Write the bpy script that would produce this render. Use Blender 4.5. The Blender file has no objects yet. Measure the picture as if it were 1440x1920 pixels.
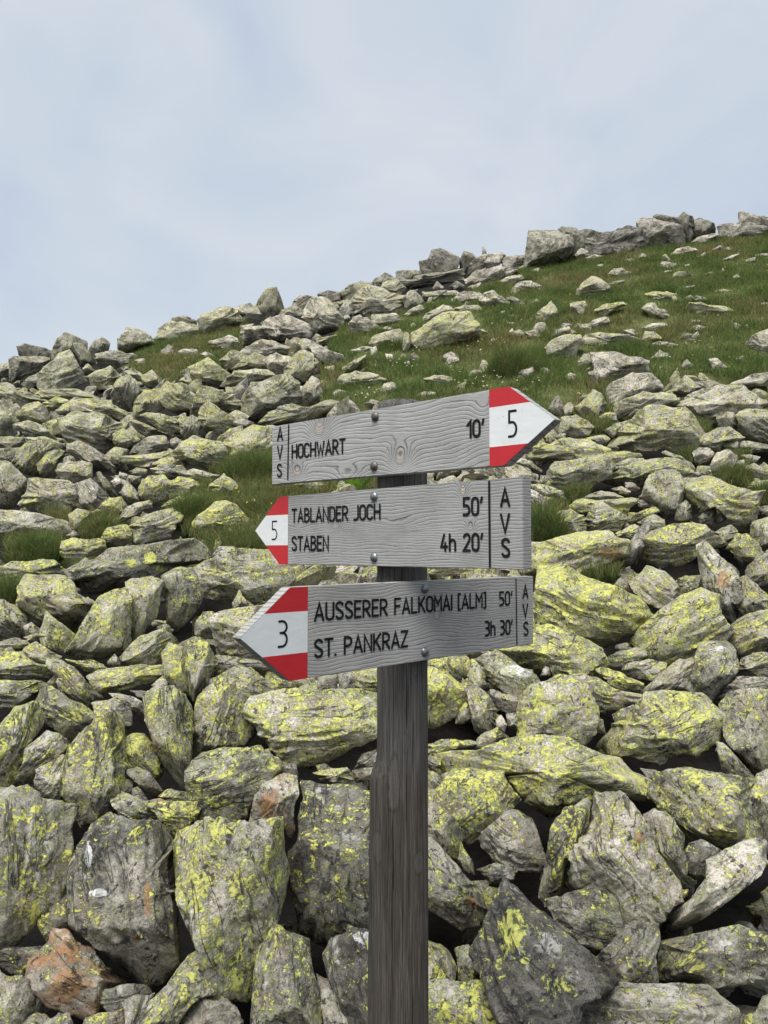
import bpy, bmesh, math, random
import numpy as np
from mathutils import Vector

random.seed(7)
RNG = np.random.default_rng(11)
scene = bpy.context.scene
COL = scene.collection

# ------------------------------------------------------------------ camera
EYE = 1.55                       # eye height above the path (m)
FPX, W0, H0, HOR = 1443.0, 1440.0, 1920.0, 1030.0
PITCH = math.atan((HOR - H0 / 2) / FPX)
cam_d = bpy.data.cameras.new('camera')
cam = bpy.data.objects.new('camera', cam_d)
COL.objects.link(cam)
cam.location = (0, 0, EYE)
cam.rotation_euler = (math.pi / 2 + PITCH, 0, 0)
cam_d.sensor_fit = 'VERTICAL'
cam_d.sensor_height = 24.0
cam_d.lens = 24.0 * FPX / H0
cam_d.clip_start = 0.05
cam_d.clip_end = 2000
scene.camera = cam

# ------------------------------------------------------------------ sky and sun
SUN_EL, SUN_AZ = math.radians(63), math.radians(205)   # azimuth from +Y clockwise: behind the camera, left
world = bpy.data.worlds.new('World')
scene.world = world
world.use_nodes = True
wn, wl = world.node_tree.nodes, world.node_tree.links
wn.clear()
w_out = wn.new('ShaderNodeOutputWorld')
w_mix = wn.new('ShaderNodeMixShader')
w_sky = wn.new('ShaderNodeTexSky')
w_sky.sky_type = 'NISHITA'
w_sky.sun_disc = False
w_sky.sun_elevation = SUN_EL
w_sky.sun_rotation = SUN_AZ
w_b1 = wn.new('ShaderNodeBackground')
w_b1.inputs['Strength'].default_value = 0.05
w_b2 = wn.new('ShaderNodeBackground')
w_b2.inputs['Strength'].default_value = 0.335
w_tc = wn.new('ShaderNodeTexCoord')
w_map = wn.new('ShaderNodeMapping')
w_map.inputs['Scale'].default_value = (1.0, 1.0, 1.5)
w_n = wn.new('ShaderNodeTexNoise')
w_n.inputs['Scale'].default_value = 2.8
w_n.inputs['Detail'].default_value = 5
w_n.inputs['Roughness'].default_value = 0.5
w_n.inputs['Distortion'].default_value = 0.5
w_r = wn.new('ShaderNodeValToRGB')
w_r.color_ramp.elements[0].position = 0.36
w_r.color_ramp.elements[0].color = (0.52, 0.59, 0.70, 1)
w_r.color_ramp.elements[1].position = 0.64
w_r.color_ramp.elements[1].color = (0.65, 0.70, 0.745, 1)
wl.new(w_tc.outputs['Generated'], w_map.inputs['Vector'])
wl.new(w_map.outputs['Vector'], w_n.inputs['Vector'])
wl.new(w_n.outputs['Fac'], w_r.inputs['Fac'])
wl.new(w_r.outputs['Color'], w_b2.inputs['Color'])
wl.new(w_sky.outputs['Color'], w_b1.inputs['Color'])
w_mix.inputs['Fac'].default_value = 0.92             # overcast: the cloud deck hides most of the clear sky
wl.new(w_b1.outputs['Background'], w_mix.inputs[1])
wl.new(w_b2.outputs['Background'], w_mix.inputs[2])
wl.new(w_mix.outputs['Shader'], w_out.inputs['Surface'])

sun_d = bpy.data.lights.new('sun', 'SUN')
sun_d.energy = 1.5
sun_d.angle = math.radians(45)
sun_d.color = (1.0, 0.97, 0.92)
sun = bpy.data.objects.new('sun', sun_d)
COL.objects.link(sun)
sdir = Vector((math.sin(SUN_AZ) * math.cos(SUN_EL), math.cos(SUN_AZ) * math.cos(SUN_EL), math.sin(SUN_EL)))
sun.rotation_euler = (-sdir).to_track_quat('-Z', 'Y').to_euler()

scene.view_settings.view_transform = 'Standard'
scene.view_settings.look = 'None'
scene.view_settings.exposure = 1.7
scene.view_settings.gamma = 1.0
scene.view_settings.use_curve_mapping = False

# ------------------------------------------------------------------ photo pixel <-> direction
FW = np.array([0, math.cos(PITCH), math.sin(PITCH)])
UP = np.array([0, -math.sin(PITCH), math.cos(PITCH)])
RT = np.array([1.0, 0, 0])
CAM = np.array([0, 0, EYE])


def ray(x, y):
    return FW + RT * (x - W0 / 2) / FPX + UP * (H0 / 2 - y) / FPX


def project(p):
    q = p - CAM
    d = q @ FW
    d = np.where(d < 0.05, 0.05, d)
    return W0 / 2 + FPX * (q @ RT) / d, H0 / 2 - FPX * (q @ UP) / d


# ------------------------------------------------------------------ noise
_perm = np.random.default_rng(5).permutation(4096).astype(np.int64)
_grad = np.random.default_rng(6).normal(size=(4096, 3))
_grad /= np.linalg.norm(_grad, axis=1)[:, None]


def noise3(p):
    i = np.floor(p).astype(np.int64)
    f = p - i
    u = f * f * f * (f * (f * 6 - 15) + 10)
    out = 0
    for dx in (0, 1):
        wx = u[:, 0] if dx else 1 - u[:, 0]
        for dy in (0, 1):
            wy = u[:, 1] if dy else 1 - u[:, 1]
            for dz in (0, 1):
                wz = u[:, 2] if dz else 1 - u[:, 2]
                h = _perm[(_perm[(_perm[(i[:, 0] + dx) & 4095] + i[:, 1] + dy) & 4095] + i[:, 2] + dz) & 4095]
                g = _grad[h]
                out = out + wx * wy * wz * (g[:, 0] * (f[:, 0] - dx) + g[:, 1] * (f[:, 1] - dy) + g[:, 2] * (f[:, 2] - dz))
    return out * 1.6


def fbm(p, octaves=4, gain=0.5):
    a, s, o = 1.0, 1.0, 0
    for k in range(octaves):
        o = o + a * noise3(p * s + 17.3 * k)
        a *= gain
        s *= 2.03
    return o


# ------------------------------------------------------------------ helpers
def tag(o, label=None, cat=None, group=None, kind=None):
    if label: o['label'] = label
    if cat: o['category'] = cat
    if group: o['group'] = group
    if kind: o['kind'] = kind
    return o


def mesh_np(name, v, faces_tri=None, faces_quad=None, smooth=True):
    """fast mesh from numpy arrays of triangles and quads"""
    me = bpy.data.meshes.new(name)
    v = np.asarray(v, dtype=np.float32)
    loops, starts, n = [], [], 0
    if faces_quad is not None and len(faces_quad):
        fq = np.asarray(faces_quad, dtype=np.int32)
        loops.append(fq.ravel()); starts.append(n + np.arange(len(fq)) * 4); n += fq.size
    if faces_tri is not None and len(faces_tri):
        ft = np.asarray(faces_tri, dtype=np.int32)
        loops.append(ft.ravel()); starts.append(n + np.arange(len(ft)) * 3); n += ft.size
    lo = np.concatenate(loops).astype(np.int32)
    st = np.concatenate(starts).astype(np.int32)
    me.vertices.add(len(v)); me.vertices.foreach_set('co', v.ravel())
    me.loops.add(len(lo)); me.loops.foreach_set('vertex_index', lo)
    me.polygons.add(len(st)); me.polygons.foreach_set('loop_start', st)
    me.update(calc_edges=True)
    me.polygons.foreach_set('use_smooth', np.full(len(st), smooth, dtype=bool))
    return me


def attr(me, name, typ, data):
    a = me.attributes.new(name, typ, 'POINT')
    key = {'FLOAT_VECTOR': 'vector', 'FLOAT_COLOR': 'color', 'FLOAT': 'value'}[typ]
    a.data.foreach_set(key, np.asarray(data, dtype=np.float32).ravel())


def link(name, me, mat=None, parent=None, loc=None):
    o = bpy.data.objects.new(name, me)
    COL.objects.link(o)
    if mat is not None: me.materials.append(mat)
    if parent is not None: o.parent = parent
    if loc is not None: o.location = loc
    return o


class NT:
    """small node-tree writer"""
    def __init__(self, name):
        self.m = bpy.data.materials.new(name)
        self.m.use_nodes = True
        self.t = self.m.node_tree
        self.t.nodes.clear()
        self.out = self.n('ShaderNodeOutputMaterial')

    def n(self, typ, **kw):
        nd = self.t.nodes.new(typ)
        for k, v in kw.items():
            if hasattr(nd, k): setattr(nd, k, v)
        return nd

    def set(self, sock, v):
        if isinstance(v, bpy.types.NodeSocket): self.t.links.new(v, sock)
        elif v is not None: sock.default_value = v

    def math(self, op, a, b=None, c=None, clamp=False):
        nd = self.n('ShaderNodeMath', operation=op); nd.use_clamp = clamp
        self.set(nd.inputs[0], a)
        if b is not None: self.set(nd.inputs[1], b)
        if c is not None: self.set(nd.inputs[2], c)
        return nd.outputs[0]

    def vmath(self, op, a, b=None):
        nd = self.n('ShaderNodeVectorMath', operation=op)
        self.set(nd.inputs[0], a)
        if b is not None: self.set(nd.inputs[1], b)
        return nd.outputs[0]

    def noise(self, vec, scale, detail=4, rough=0.55, dist=0.0):
        nd = self.n('ShaderNodeTexNoise')
        self.set(nd.inputs['Vector'], vec)
        nd.inputs['Scale'].default_value = scale
        nd.inputs['Detail'].default_value = detail
        nd.inputs['Roughness'].default_value = rough
        nd.inputs['Distortion'].default_value = dist
        return nd.outputs['Fac']

    def ramp(self, fac, stops, interp='LINEAR'):
        nd = self.n('ShaderNodeValToRGB')
        cr = nd.color_ramp
        cr.interpolation = interp
        while len(cr.elements) < len(stops): cr.elements.new(0.5)
        for e, (p, c) in zip(cr.elements, stops):
            e.position = p
            e.color = (c, c, c, 1) if isinstance(c, (int, float)) else (*c, 1)
        self.set(nd.inputs['Fac'], fac)
        return nd.outputs['Color']

    def mix(self, fac, a, b, blend='MIX'):
        nd = self.n('ShaderNodeMix', data_type='RGBA', blend_type=blend)
        nd.clamp_factor = True
        self.set(nd.inputs[0], fac)
        self.set(nd.inputs[6], a if not isinstance(a, tuple) else (*a, 1))
        self.set(nd.inputs[7], b if not isinstance(b, tuple) else (*b, 1))
        return nd.outputs[2]

    def step(self, v, lo, hi):
        nd = self.n('ShaderNodeMapRange', interpolation_type='SMOOTHSTEP')
        self.set(nd.inputs[0], v); self.set(nd.inputs[1], lo); self.set(nd.inputs[2], hi)
        return nd.outputs[0]

    def bump(self, h, strength, dist, normal=None):
        nd = self.n('ShaderNodeBump')
        nd.inputs['Strength'].default_value = strength
        nd.inputs['Distance'].default_value = dist
        self.set(nd.inputs['Height'], h)
        if normal is not None: self.set(nd.inputs['Normal'], normal)
        return nd.outputs[0]

    def principled(self, color, rough=0.8, normal=None, metal=0.0, spec=0.4):
        nd = self.n('ShaderNodeBsdfPrincipled')
        self.set(nd.inputs['Base Color'], (*color, 1) if isinstance(color, tuple) else color)
        self.set(nd.inputs['Roughness'], rough)
        self.set(nd.inputs['Metallic'], metal)
        self.set(nd.inputs['Specular IOR Level'], spec)
        if normal is not None: self.set(nd.inputs['Normal'], normal)
        self.t.links.new(nd.outputs[0], self.out.inputs['Surface'])
        return self.m


# ------------------------------------------------------------------ materials
def rock_material():
    t = NT('lichen_rock')
    rc = t.n('ShaderNodeAttribute', attribute_name='rc').outputs['Vector']
    rp = t.n('ShaderNodeAttribute', attribute_name='rp')
    sep = t.n('ShaderNodeSeparateColor'); t.set(sep.inputs[0], rp.outputs['Color'])
    lich, stain, dark = sep.outputs[0], sep.outputs[1], sep.outputs[2]
    geo = t.n('ShaderNodeNewGeometry')
    nz = t.n('ShaderNodeSeparateXYZ'); t.set(nz.inputs[0], geo.outputs['Normal'])
    up = nz.outputs[2]
    streak_v = t.vmath('MULTIPLY', rc, (4.0, 4.0, 38.0))
    big = t.noise(rc, 5.0, 6, 0.62, 0.3)
    fine = t.noise(rc, 55.0, 6, 0.72)
    streak = t.noise(streak_v, 1.0, 5, 0.6, 0.15)
    # bare stone: mottled greys with a warm drift
    g = t.math('ADD', t.math('MULTIPLY', big, 0.50), t.math('ADD', t.math('MULTIPLY', fine, 0.32), t.math('MULTIPLY', streak, 0.22)))
    base = t.ramp(g, [(0.39, (0.065, 0.064, 0.062)), (0.455, (0.22, 0.215, 0.205)), (0.52, (0.48, 0.47, 0.44)), (0.60, (0.80, 0.78, 0.74))])
    salt = t.noise(rc, 190.0, 3, 0.7)
    base = t.mix(1.0, base, t.ramp(salt, [(0.34, 0.38), (0.48, 0.90), (0.66, 1.0)]), 'MULTIPLY')
    base = t.mix(t.math('MULTIPLY', t.step(salt, 0.59, 0.66), 0.45), base, (0.70, 0.67, 0.60))
    warm = t.step(t.noise(rc, 3.1, 4, 0.6), 0.46, 0.68)
    base = t.mix(t.math('MULTIPLY', warm, 0.45), base, t.mix(0.6, base, (0.36, 0.29, 0.20)))
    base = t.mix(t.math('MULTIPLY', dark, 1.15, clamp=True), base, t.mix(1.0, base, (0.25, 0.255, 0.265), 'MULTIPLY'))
    base = t.mix(1.0, base, (1.0, 0.945, 0.84), 'MULTIPLY')
    # rust
    sn = t.math('ADD', t.math('MULTIPLY', t.noise(rc, 6.5, 6, 0.65, 0.7), 0.75), t.math('MULTIPLY', streak, 0.25))
    th = t.math('SUBTRACT', 0.70, t.math('MULTIPLY', stain, 0.26))
    sm = t.step(sn, th, t.math('ADD', th, 0.10))
    rust = t.mix(fine, (0.20, 0.10, 0.05), (0.46, 0.26, 0.13))
    base = t.mix(t.math('MULTIPLY', sm, t.math('MULTIPLY', t.math('MINIMUM', stain, 0.9), 0.95)), base, rust)
    # white crust
    pw = t.math('ADD', t.math('MULTIPLY', t.noise(t.vmath('ADD', rc, (3.7, 9.1, 1.3)), 11.0, 7, 0.7), 0.8), t.math('MULTIPLY', up, 0.035))
    base = t.mix(t.math('MULTIPLY', t.step(pw, 0.470, 0.55), 0.60), base, t.mix(fine, (0.38, 0.37, 0.33), (0.74, 0.73, 0.67)))
    # grey green crust under the yellow one
    gg = t.noise(t.vmath('ADD', rc, (8.2, 1.1, 5.3)), 16.0, 7, 0.72, 0.4)
    gth = t.math('SUBTRACT', 0.66, t.math('MULTIPLY', lich, 0.20))
    ggm = t.step(gg, gth, t.math('ADD', gth, 0.06))
    base = t.mix(t.math('MULTIPLY', ggm, 0.40), base, (0.30, 0.32, 0.17))
    # yellow map lichen: blotches with ragged edges
    l1 = t.noise(t.vmath('ADD', rc, (1.9, 4.4, 7.7)), 14.0, 8, 0.76, 0.4)
    l2 = t.noise(t.vmath('ADD', rc, (6.1, 2.2, 0.4)), 62.0, 5, 0.70, 0.3)
    ln = t.math('ADD', t.math('MULTIPLY', l1, 0.52), t.math('MULTIPLY', l2, 0.48))
    ln = t.math('ADD', ln, t.math('MULTIPLY', up, 0.022))
    lth = t.math('SUBTRACT', 0.640, t.math('MULTIPLY', lich, 0.142))
    lm = t.step(ln, lth, t.math('ADD', lth, 0.022))
    pt = t.n('ShaderNodeSeparateColor'); t.set(pt.inputs[0], t.n('ShaderNodeAttribute', attribute_name='patch').outputs['Color'])
    rag = t.math('MULTIPLY', t.math('SUBTRACT', t.math('ADD', t.math('MULTIPLY', l1, 0.5), t.math('MULTIPLY', l2, 0.5)), 0.5), 2.2)
    pm = lambda k: t.math('MULTIPLY', t.step(t.math('ADD', pt.outputs[k], rag), 0.38, 0.48), t.step(pt.outputs[k], 0.02, 0.12))
    base = t.mix(t.math('MULTIPLY', pm(1), 0.85), base, t.mix(fine, (0.50, 0.50, 0.48), (0.85, 0.85, 0.83)))
    base = t.mix(t.math('MULTIPLY', pm(2), 0.75), base, rust)
    lm = t.math('MAXIMUM', lm, pm(0))
    lcol = t.ramp(t.noise(rc, 90.0, 3, 0.6), [(0.30, (0.27, 0.27, 0.06)), (0.50, (0.52, 0.52, 0.115)), (0.72, (0.70, 0.69, 0.22))])
    lcol = t.mix(t.math('MULTIPLY', rp.outputs['Alpha'], 0.40), lcol, (0.40, 0.42, 0.16))
    rim = t.math('MULTIPLY', t.step(ln, t.math('SUBTRACT', lth, 0.030), t.math('SUBTRACT', lth, 0.008)), t.math('SUBTRACT', 1.0, lm))
    base = t.mix(t.math('MULTIPLY', rim, 0.50), base, (0.05, 0.05, 0.045))
    col = t.mix(t.math('MULTIPLY', lm, 0.94), base, lcol)
    # black crust spots
    vo = t.n('ShaderNodeTexVoronoi'); vo.inputs['Scale'].default_value = 34.0
    t.set(vo.inputs['Vector'], rc)
    bk = t.noise(t.vmath('ADD', rc, (2.2, 6.6, 3.1)), 30.0, 5, 0.7, 0.6)
    bth = t.math('SUBTRACT', 0.600, t.math('MULTIPLY', dark, 0.04))
    bm = t.step(bk, bth, t.math('ADD', bth, 0.03))
    bm2 = t.math('MULTIPLY', t.step(t.math('ADD', vo.outputs['Distance'], t.math('MULTIPLY', t.math('SUBTRACT', l2, 0.5), 1.3)), 0.30, 0.22), t.step(t.noise(rc, 7.0, 2, 0.5), 0.54, 0.62))
    col = t.mix(t.math('MULTIPLY', t.math('MAXIMUM', bm, bm2), 0.85), col, (0.030, 0.031, 0.032))
    cn = t.noise(t.vmath('MULTIPLY', rc, (1.6, 1.6, 13.0)), 1.0, 4, 0.55, 0.1)
    ck = t.math('MULTIPLY', t.step(t.math('ABSOLUTE', t.math('SUBTRACT', cn, 0.5)), 0.013, 0.003), t.step(t.noise(rc, 4.0, 2, 0.5), 0.44, 0.56))
    col = t.mix(t.math('MULTIPLY', ck, 0.75), col, (0.035, 0.034, 0.032))
    h1 = t.math('ADD', t.math('MULTIPLY', t.noise(rc, 14.0, 9, 0.68), 1.0), t.math('MULTIPLY', streak, 0.30))
    h2 = t.math('ADD', t.math('MULTIPLY', fine, 0.8), t.math('MULTIPLY', lm, 0.25))
    nrm = t.bump(t.math('SUBTRACT', h1, t.math('MULTIPLY', ck, 0.8)), 0.65, 0.022)
    nrm = t.bump(h2, 0.85, 0.009, nrm)
    return t.principled(col, 0.92, nrm, spec=0.25)


ROCK = rock_material()


def ground_material():
    t = NT('turf_and_soil')
    co = t.n('ShaderNodeTexCoord').outputs['Object']
    gm = t.n('ShaderNodeAttribute', attribute_name='turf').outputs['Fac']
    n1 = t.noise(co, 2.5, 6, 0.6)
    n2 = t.noise(co, 22.0, 6, 0.7)
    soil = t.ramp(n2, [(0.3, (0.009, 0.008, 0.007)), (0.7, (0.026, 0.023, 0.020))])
    turf = t.ramp(t.math('ADD', t.math('MULTIPLY', n1, 0.5), t.math('MULTIPLY', n2, 0.5)),
                  [(0.36, (0.05, 0.07, 0.02)), (0.52, (0.10, 0.115, 0.04)), (0.66, (0.19, 0.17, 0.08))])
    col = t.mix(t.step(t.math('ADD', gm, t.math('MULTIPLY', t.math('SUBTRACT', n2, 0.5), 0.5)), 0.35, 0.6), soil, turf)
    return t.principled(col, 0.95, t.bump(n2, 0.8, 0.05), spec=0.15)


def blade_material(name):
    t = NT(name)
    col = t.n('ShaderNodeAttribute', attribute_name='blade').outputs['Color']
    d = t.n('ShaderNodeBsdfDiffuse'); t.set(d.inputs['Color'], col)
    tr = t.n('ShaderNodeBsdfTranslucent'); t.set(tr.inputs['Color'], col)
    m = t.n('ShaderNodeMixShader'); m.inputs[0].default_value = 0.35
    t.t.links.new(d.outputs[0], m.inputs[1]); t.t.links.new(tr.outputs[0], m.inputs[2])
    t.t.links.new(m.outputs[0], t.out.inputs['Surface'])
    return t.m


GRASS = blade_material('grass_blade')


def plain(name, color, rough=0.6, spec=0.4, metal=0.0, var=0.0, scale=40.0):
    t = NT(name)
    if var:
        co = t.n('ShaderNodeTexCoord').outputs['Object']
        n = t.noise(co, scale, 5, 0.65)
        lo = tuple(max(0, c * (1 - var)) for c in color)
        hi = tuple(min(1, c * (1 + var)) for c in color)
        return t.principled(t.mix(t.step(n, 0.3, 0.7), lo, hi), rough, t.bump(n, 0.15, 0.002), metal, spec)
    return t.principled(color, rough, None, metal, spec)


def board_material(name, knots, freq, seed, tone):
    """silver grey weathered plank: growth rings as the contours of a height field with a hill at each knot"""
    t = NT(name)
    co = t.n('ShaderNodeTexCoord').outputs['Object']
    sp = t.n('ShaderNodeSeparateXYZ'); t.set(sp.inputs[0], co)
    u, z = sp.outputs[0], sp.outputs[2]
    flow = t.noise(t.vmath('ADD', t.vmath('MULTIPLY', co, (5.0, 4.0, 13.0)), (seed, seed * 0.7, 0)), 1.0, 2, 0.5)
    g = t.math('ADD', t.math('MULTIPLY', z, freq), t.math('MULTIPLY', flow, 5.5))
    wob = t.noise(t.vmath('MULTIPLY', co, (30, 30, 60)), 1.0, 2, 0.5)
    g = t.math('ADD', g, t.math('MULTIPLY', wob, 0.7))
    core, halo = None, None
    for (ku, kz, ru, rz, amp, warmth) in knots:
        du = t.math('DIVIDE', t.math('SUBTRACT', u, ku), ru)
        dz = t.math('DIVIDE', t.math('SUBTRACT', z, kz), rz)
        r2 = t.math('ADD', t.math('MULTIPLY', du, du), t.math('MULTIPLY', dz, dz))
        e = t.math('POWER', 2.718, t.math('MULTIPLY', r2, -1.0))
        g = t.math('ADD', g, t.math('MULTIPLY', e, amp))
        if warmth > 0:
            c = t.math('MULTIPLY', t.step(r2, 0.20, 0.11), warmth)
            h = t.math('MULTIPLY', t.step(r2, 0.42, 0.22), min(1, warmth))
            core = c if core is None else t.math('MAXIMUM', core, c)
            halo = h if halo is None else t.math('MAXIMUM', halo, h)
    s = t.math('FRACT', g)
    late = t.step(s, 0.55, 0.93)                                  # dark late wood, sharp on one side
    late = t.math('MULTIPLY', late, t.step(s, 1.0, 0.95))
    late = t.math('MULTIPLY', late, t.step(t.noise(t.vmath('MULTIPLY', co, (9, 9, 30)), 1.0, 3, 0.6), 0.20, 0.50))
    fib = t.noise(t.vmath('MULTIPLY', co, (18, 60, 700)), 1.0, 5, 0.7)
    blot = t.noise(co, 9.0, 5, 0.6)
    col = t.ramp(t.math('ADD', t.math('MULTIPLY', fib, 0.55), t.math('MULTIPLY', blot, 0.45)),
                 [(0.32, tuple(0.62 * c for c in tone)), (0.5, tone), (0.70, tuple(min(1, 1.28 * c) for c in tone))])
    col = t.mix(t.math('MULTIPLY', late, 0.58), col, tuple(0.24 * c for c in tone))
    crack = t.math('MULTIPLY', t.step(t.noise(t.vmath('MULTIPLY', co, (4, 40, 260)), 1.0, 4, 0.6), 0.66, 0.72), 0.7)
    col = t.mix(crack, col, (0.05, 0.05, 0.05))
    if core is not None:
        rings = t.math('FRACT', t.math('MULTIPLY', g, 1.0))
        col = t.mix(t.math('MULTIPLY', halo, 0.45), col, (0.16, 0.15, 0.135))
        col = t.mix(t.math('MINIMUM', t.math('MULTIPLY', core, 0.8), 0.95), col, t.mix(t.step(rings, 0.4, 0.9), (0.52, 0.46, 0.40), (0.22, 0.17, 0.13)))
    h = t.math('SUBTRACT', t.math('MULTIPLY', fib, 0.5), t.math('ADD', late, crack))
    return t.principled(col, 0.85, t.bump(h, 0.7, 0.0022), spec=0.25)


def PZ(py):
    return EYE + ray(754, py)[2] * 1.49 / ray(754, py)[1] - POST_BASE


POST_BASE = 0.0


def post_material():
    t = NT('dark_weathered_post_wood')
    co = t.n('ShaderNodeTexCoord').outputs['Object']
    sp = t.n('ShaderNodeSeparateXYZ'); t.set(sp.inputs[0], co)
    fib = t.noise(t.vmath('MULTIPLY', co, (420, 420, 9)), 1.0, 6, 0.7, 0.4)
    bands = t.noise(t.vmath('MULTIPLY', co, (60, 60, 1.6)), 1.0, 4, 0.6, 0.8)
    blot = t.noise(t.vmath('MULTIPLY', co, (9, 9, 3)), 1.0, 5, 0.6)
    v = t.math('ADD', t.math('MULTIPLY', fib, 0.60), t.math('ADD', t.math('MULTIPLY', bands, 0.28), t.math('MULTIPLY', blot, 0.12)))
    brown = t.ramp(v, [(0.36, (0.028, 0.022, 0.017)), (0.50, (0.080, 0.067, 0.055)), (0.64, (0.18, 0.157, 0.133))])
    grey = t.ramp(v, [(0.36, (0.034, 0.031, 0.028)), (0.50, (0.105, 0.098, 0.089)), (0.64, (0.22, 0.208, 0.19))])
    hgt = t.step(t.math('ADD', sp.outputs[2], t.math('MULTIPLY', t.math('SUBTRACT', blot, 0.5), 0.5)), 0.95, 1.30)
    col = t.mix(hgt, brown, grey)
    crack = t.step(t.noise(t.vmath('MULTIPLY', co, (150, 150, 2.0)), 1.0, 3, 0.6), 0.63, 0.655)
    col = t.mix(t.math('MULTIPLY', crack, 0.8), col, (0.012, 0.011, 0.010))
    chip = t.step(t.noise(t.vmath('MULTIPLY', co, (95, 95, 16)), 1.0, 4, 0.7), 0.69, 0.73)
    col = t.mix(t.math('MULTIPLY', chip, 0.6), col, (0.30, 0.285, 0.26))
    kn = t.noise(t.vmath('MULTIPLY', co, (70, 70, 16)), 1.0, 4, 0.6)
    for (kx, kz, rx, rz, li) in ((-0.018, PZ(1470), 0.012, 0.046, 1.7), (0.030, PZ(1620), 0.009, 0.022, 1.2), (0.004, PZ(1395), 0.006, 0.018, 0.7), (-0.048, PZ(1590), 0.010, 0.030, 0.9), (0.036, PZ(1740), 0.012, 0.030, 0.6)):
        du = t.math('DIVIDE', t.math('SUBTRACT', sp.outputs[0], kx), rx)
        dz = t.math('DIVIDE', t.math('SUBTRACT', sp.outputs[2], kz), rz)
        r2 = t.math('ADD', t.math('MULTIPLY', du, du), t.math('MULTIPLY', dz, dz))
        r2 = t.math('ADD', r2, t.math('MULTIPLY', t.math('SUBTRACT', kn, 0.5), 3.4))
        rg = t.step(t.math('FRACT', t.math('ADD', t.math('MULTIPLY', sp.outputs[2], 210.0), t.math('MULTIPLY', t.math('MULTIPLY', du, du), 2.0))), 0.45, 0.9)
        col = t.mix(t.math('MULTIPLY', t.step(r2, 1.0, 0.55), 0.30 * li), col, t.mix(t.math('MULTIPLY', rg, kn), (0.17, 0.16, 0.145), (0.05, 0.045, 0.04)))
        col = t.mix(t.math('MULTIPLY', t.math('MULTIPLY', t.step(r2, 1.6, 1.1), t.step(r2, 0.7, 1.0)), 0.22 * li), col, (0.03, 0.026, 0.022))
    h = t.math('SUBTRACT', t.math('MULTIPLY', v, 1.2), crack)
    return t.principled(col, 0.8, t.bump(h, 1.0, 0.006), spec=0.3)


def paint_material(name, color, worn):
    t = NT(name)
    co = t.n('ShaderNodeTexCoord').outputs['Object']
    n = t.noise(t.vmath('MULTIPLY', co, (25, 25, 90)), 1.0, 5, 0.65)
    d = t.noise(t.vmath('MULTIPLY', co, (60, 60, 240)), 1.0, 4, 0.7)
    col = t.mix(t.step(n, 0.25, 0.75), tuple(0.90 * c for c in color), color)
    col = t.mix(t.math('MULTIPLY', t.step(d, 0.635, 0.70), worn), col, (0.22, 0.21, 0.20))
    return t.principled(col, 0.42, t.bump(t.math('ADD', n, t.math('MULTIPLY', d, 0.4)), 0.25, 0.001), spec=0.5)


WHITE = paint_material('white_sign_paint', (0.76, 0.78, 0.765), 0.7)
RED = paint_material('red_sign_paint', (0.52, 0.018, 0.024), 0.18)
BLACK = plain('black_engraved_lettering', (0.010, 0.010, 0.011), 0.7, 0.2)
STEEL = plain('weathered_zinc_bolt', (0.24, 0.26, 0.27), 0.38, 0.5, 0.75, 0.45, 160)
RUST = plain('rusty_bolt', (0.15, 0.125, 0.11), 0.5, 0.5, 0.55, 0.5, 160)

# ------------------------------------------------------------------ terrain
_PY = np.array([-60, -8, 0.0, 1.0, 1.6, 2.1, 2.5, 3.1, 4.0, 5.6, 6.5, 8.0, 10.0, 13.0, 16.5, 20.0, 22.5, 26.0, 34.0, 60.0, 400.0])
_PZ = np.array([-6, -1.9, -1.58, -1.52, -1.42, -1.30, -1.16, -1.01, -0.75, -0.27, 0.0, 0.72, 1.60, 3.0, 4.85, 6.66, 7.1, 7.2, 5.5, -8.0, -130.0])
_fy = np.concatenate([np.linspace(-60, 0, 121)[:-1], np.linspace(0, 60, 1201)[:-1], np.linspace(60, 400, 171)])
_fz = np.interp(_fy, _PY, _PZ)
_k = np.ones(13) / 13
_seg = slice(120, 1320)
_sm = np.convolve(np.pad(_fz[_seg], 6, mode='edge'), _k, 'valid')
_fz[_seg] = np.where(_fy[_seg] > 1.0, _sm, _fz[_seg])
_TX = np.array([0, 120, 250, 480, 720, 1000, 1200, 1440.0])
_TY = np.array([694, 680, 643, 596, 540, 489, 458, 433.0])
_UU = (_TX - 720) / FPX
_LL = (HOR - _TY) / FPX - 6.66 / 20.0


def surf(x, y):
    """height of the slope: rises away from the path, higher on the right"""
    x, y = np.asarray(x, float), np.asarray(y, float)
    u = x / np.maximum(y, 1.5)
    l = np.interp(u, _UU, _LL) + np.where(u > _UU[-1], (u - _UU[-1]) * 0.06, 0) + np.where(u < _UU[0], (u - _UU[0]) * 0.12, 0)
    l = np.clip(l, -0.3, 0.2)
    w = np.clip((y - 3.0) / 17.0, 0, 1)
    w = w * w * (3 - 2 * w)
    return EYE + np.interp(y, _fy, _fz) + l * w * np.minimum(y, 24.0)


_ts = np.concatenate([np.linspace(1.2, 8, 500), np.linspace(8, 21, 500)])


def ground_hit(px, py):
    """distance along the view direction at which the pixel's ray meets the slope (or its crest)"""
    r = ray(px, py)
    t = _ts
    x, y, z = r[0] * t, r[1] * t, EYE + r[2] * t
    d = z - surf(x, y)
    k = np.nonzero(d < 0)[0]
    if len(k): return float(t[k[0]]), True
    return float(t[np.argmin(d / t)]), False


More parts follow.
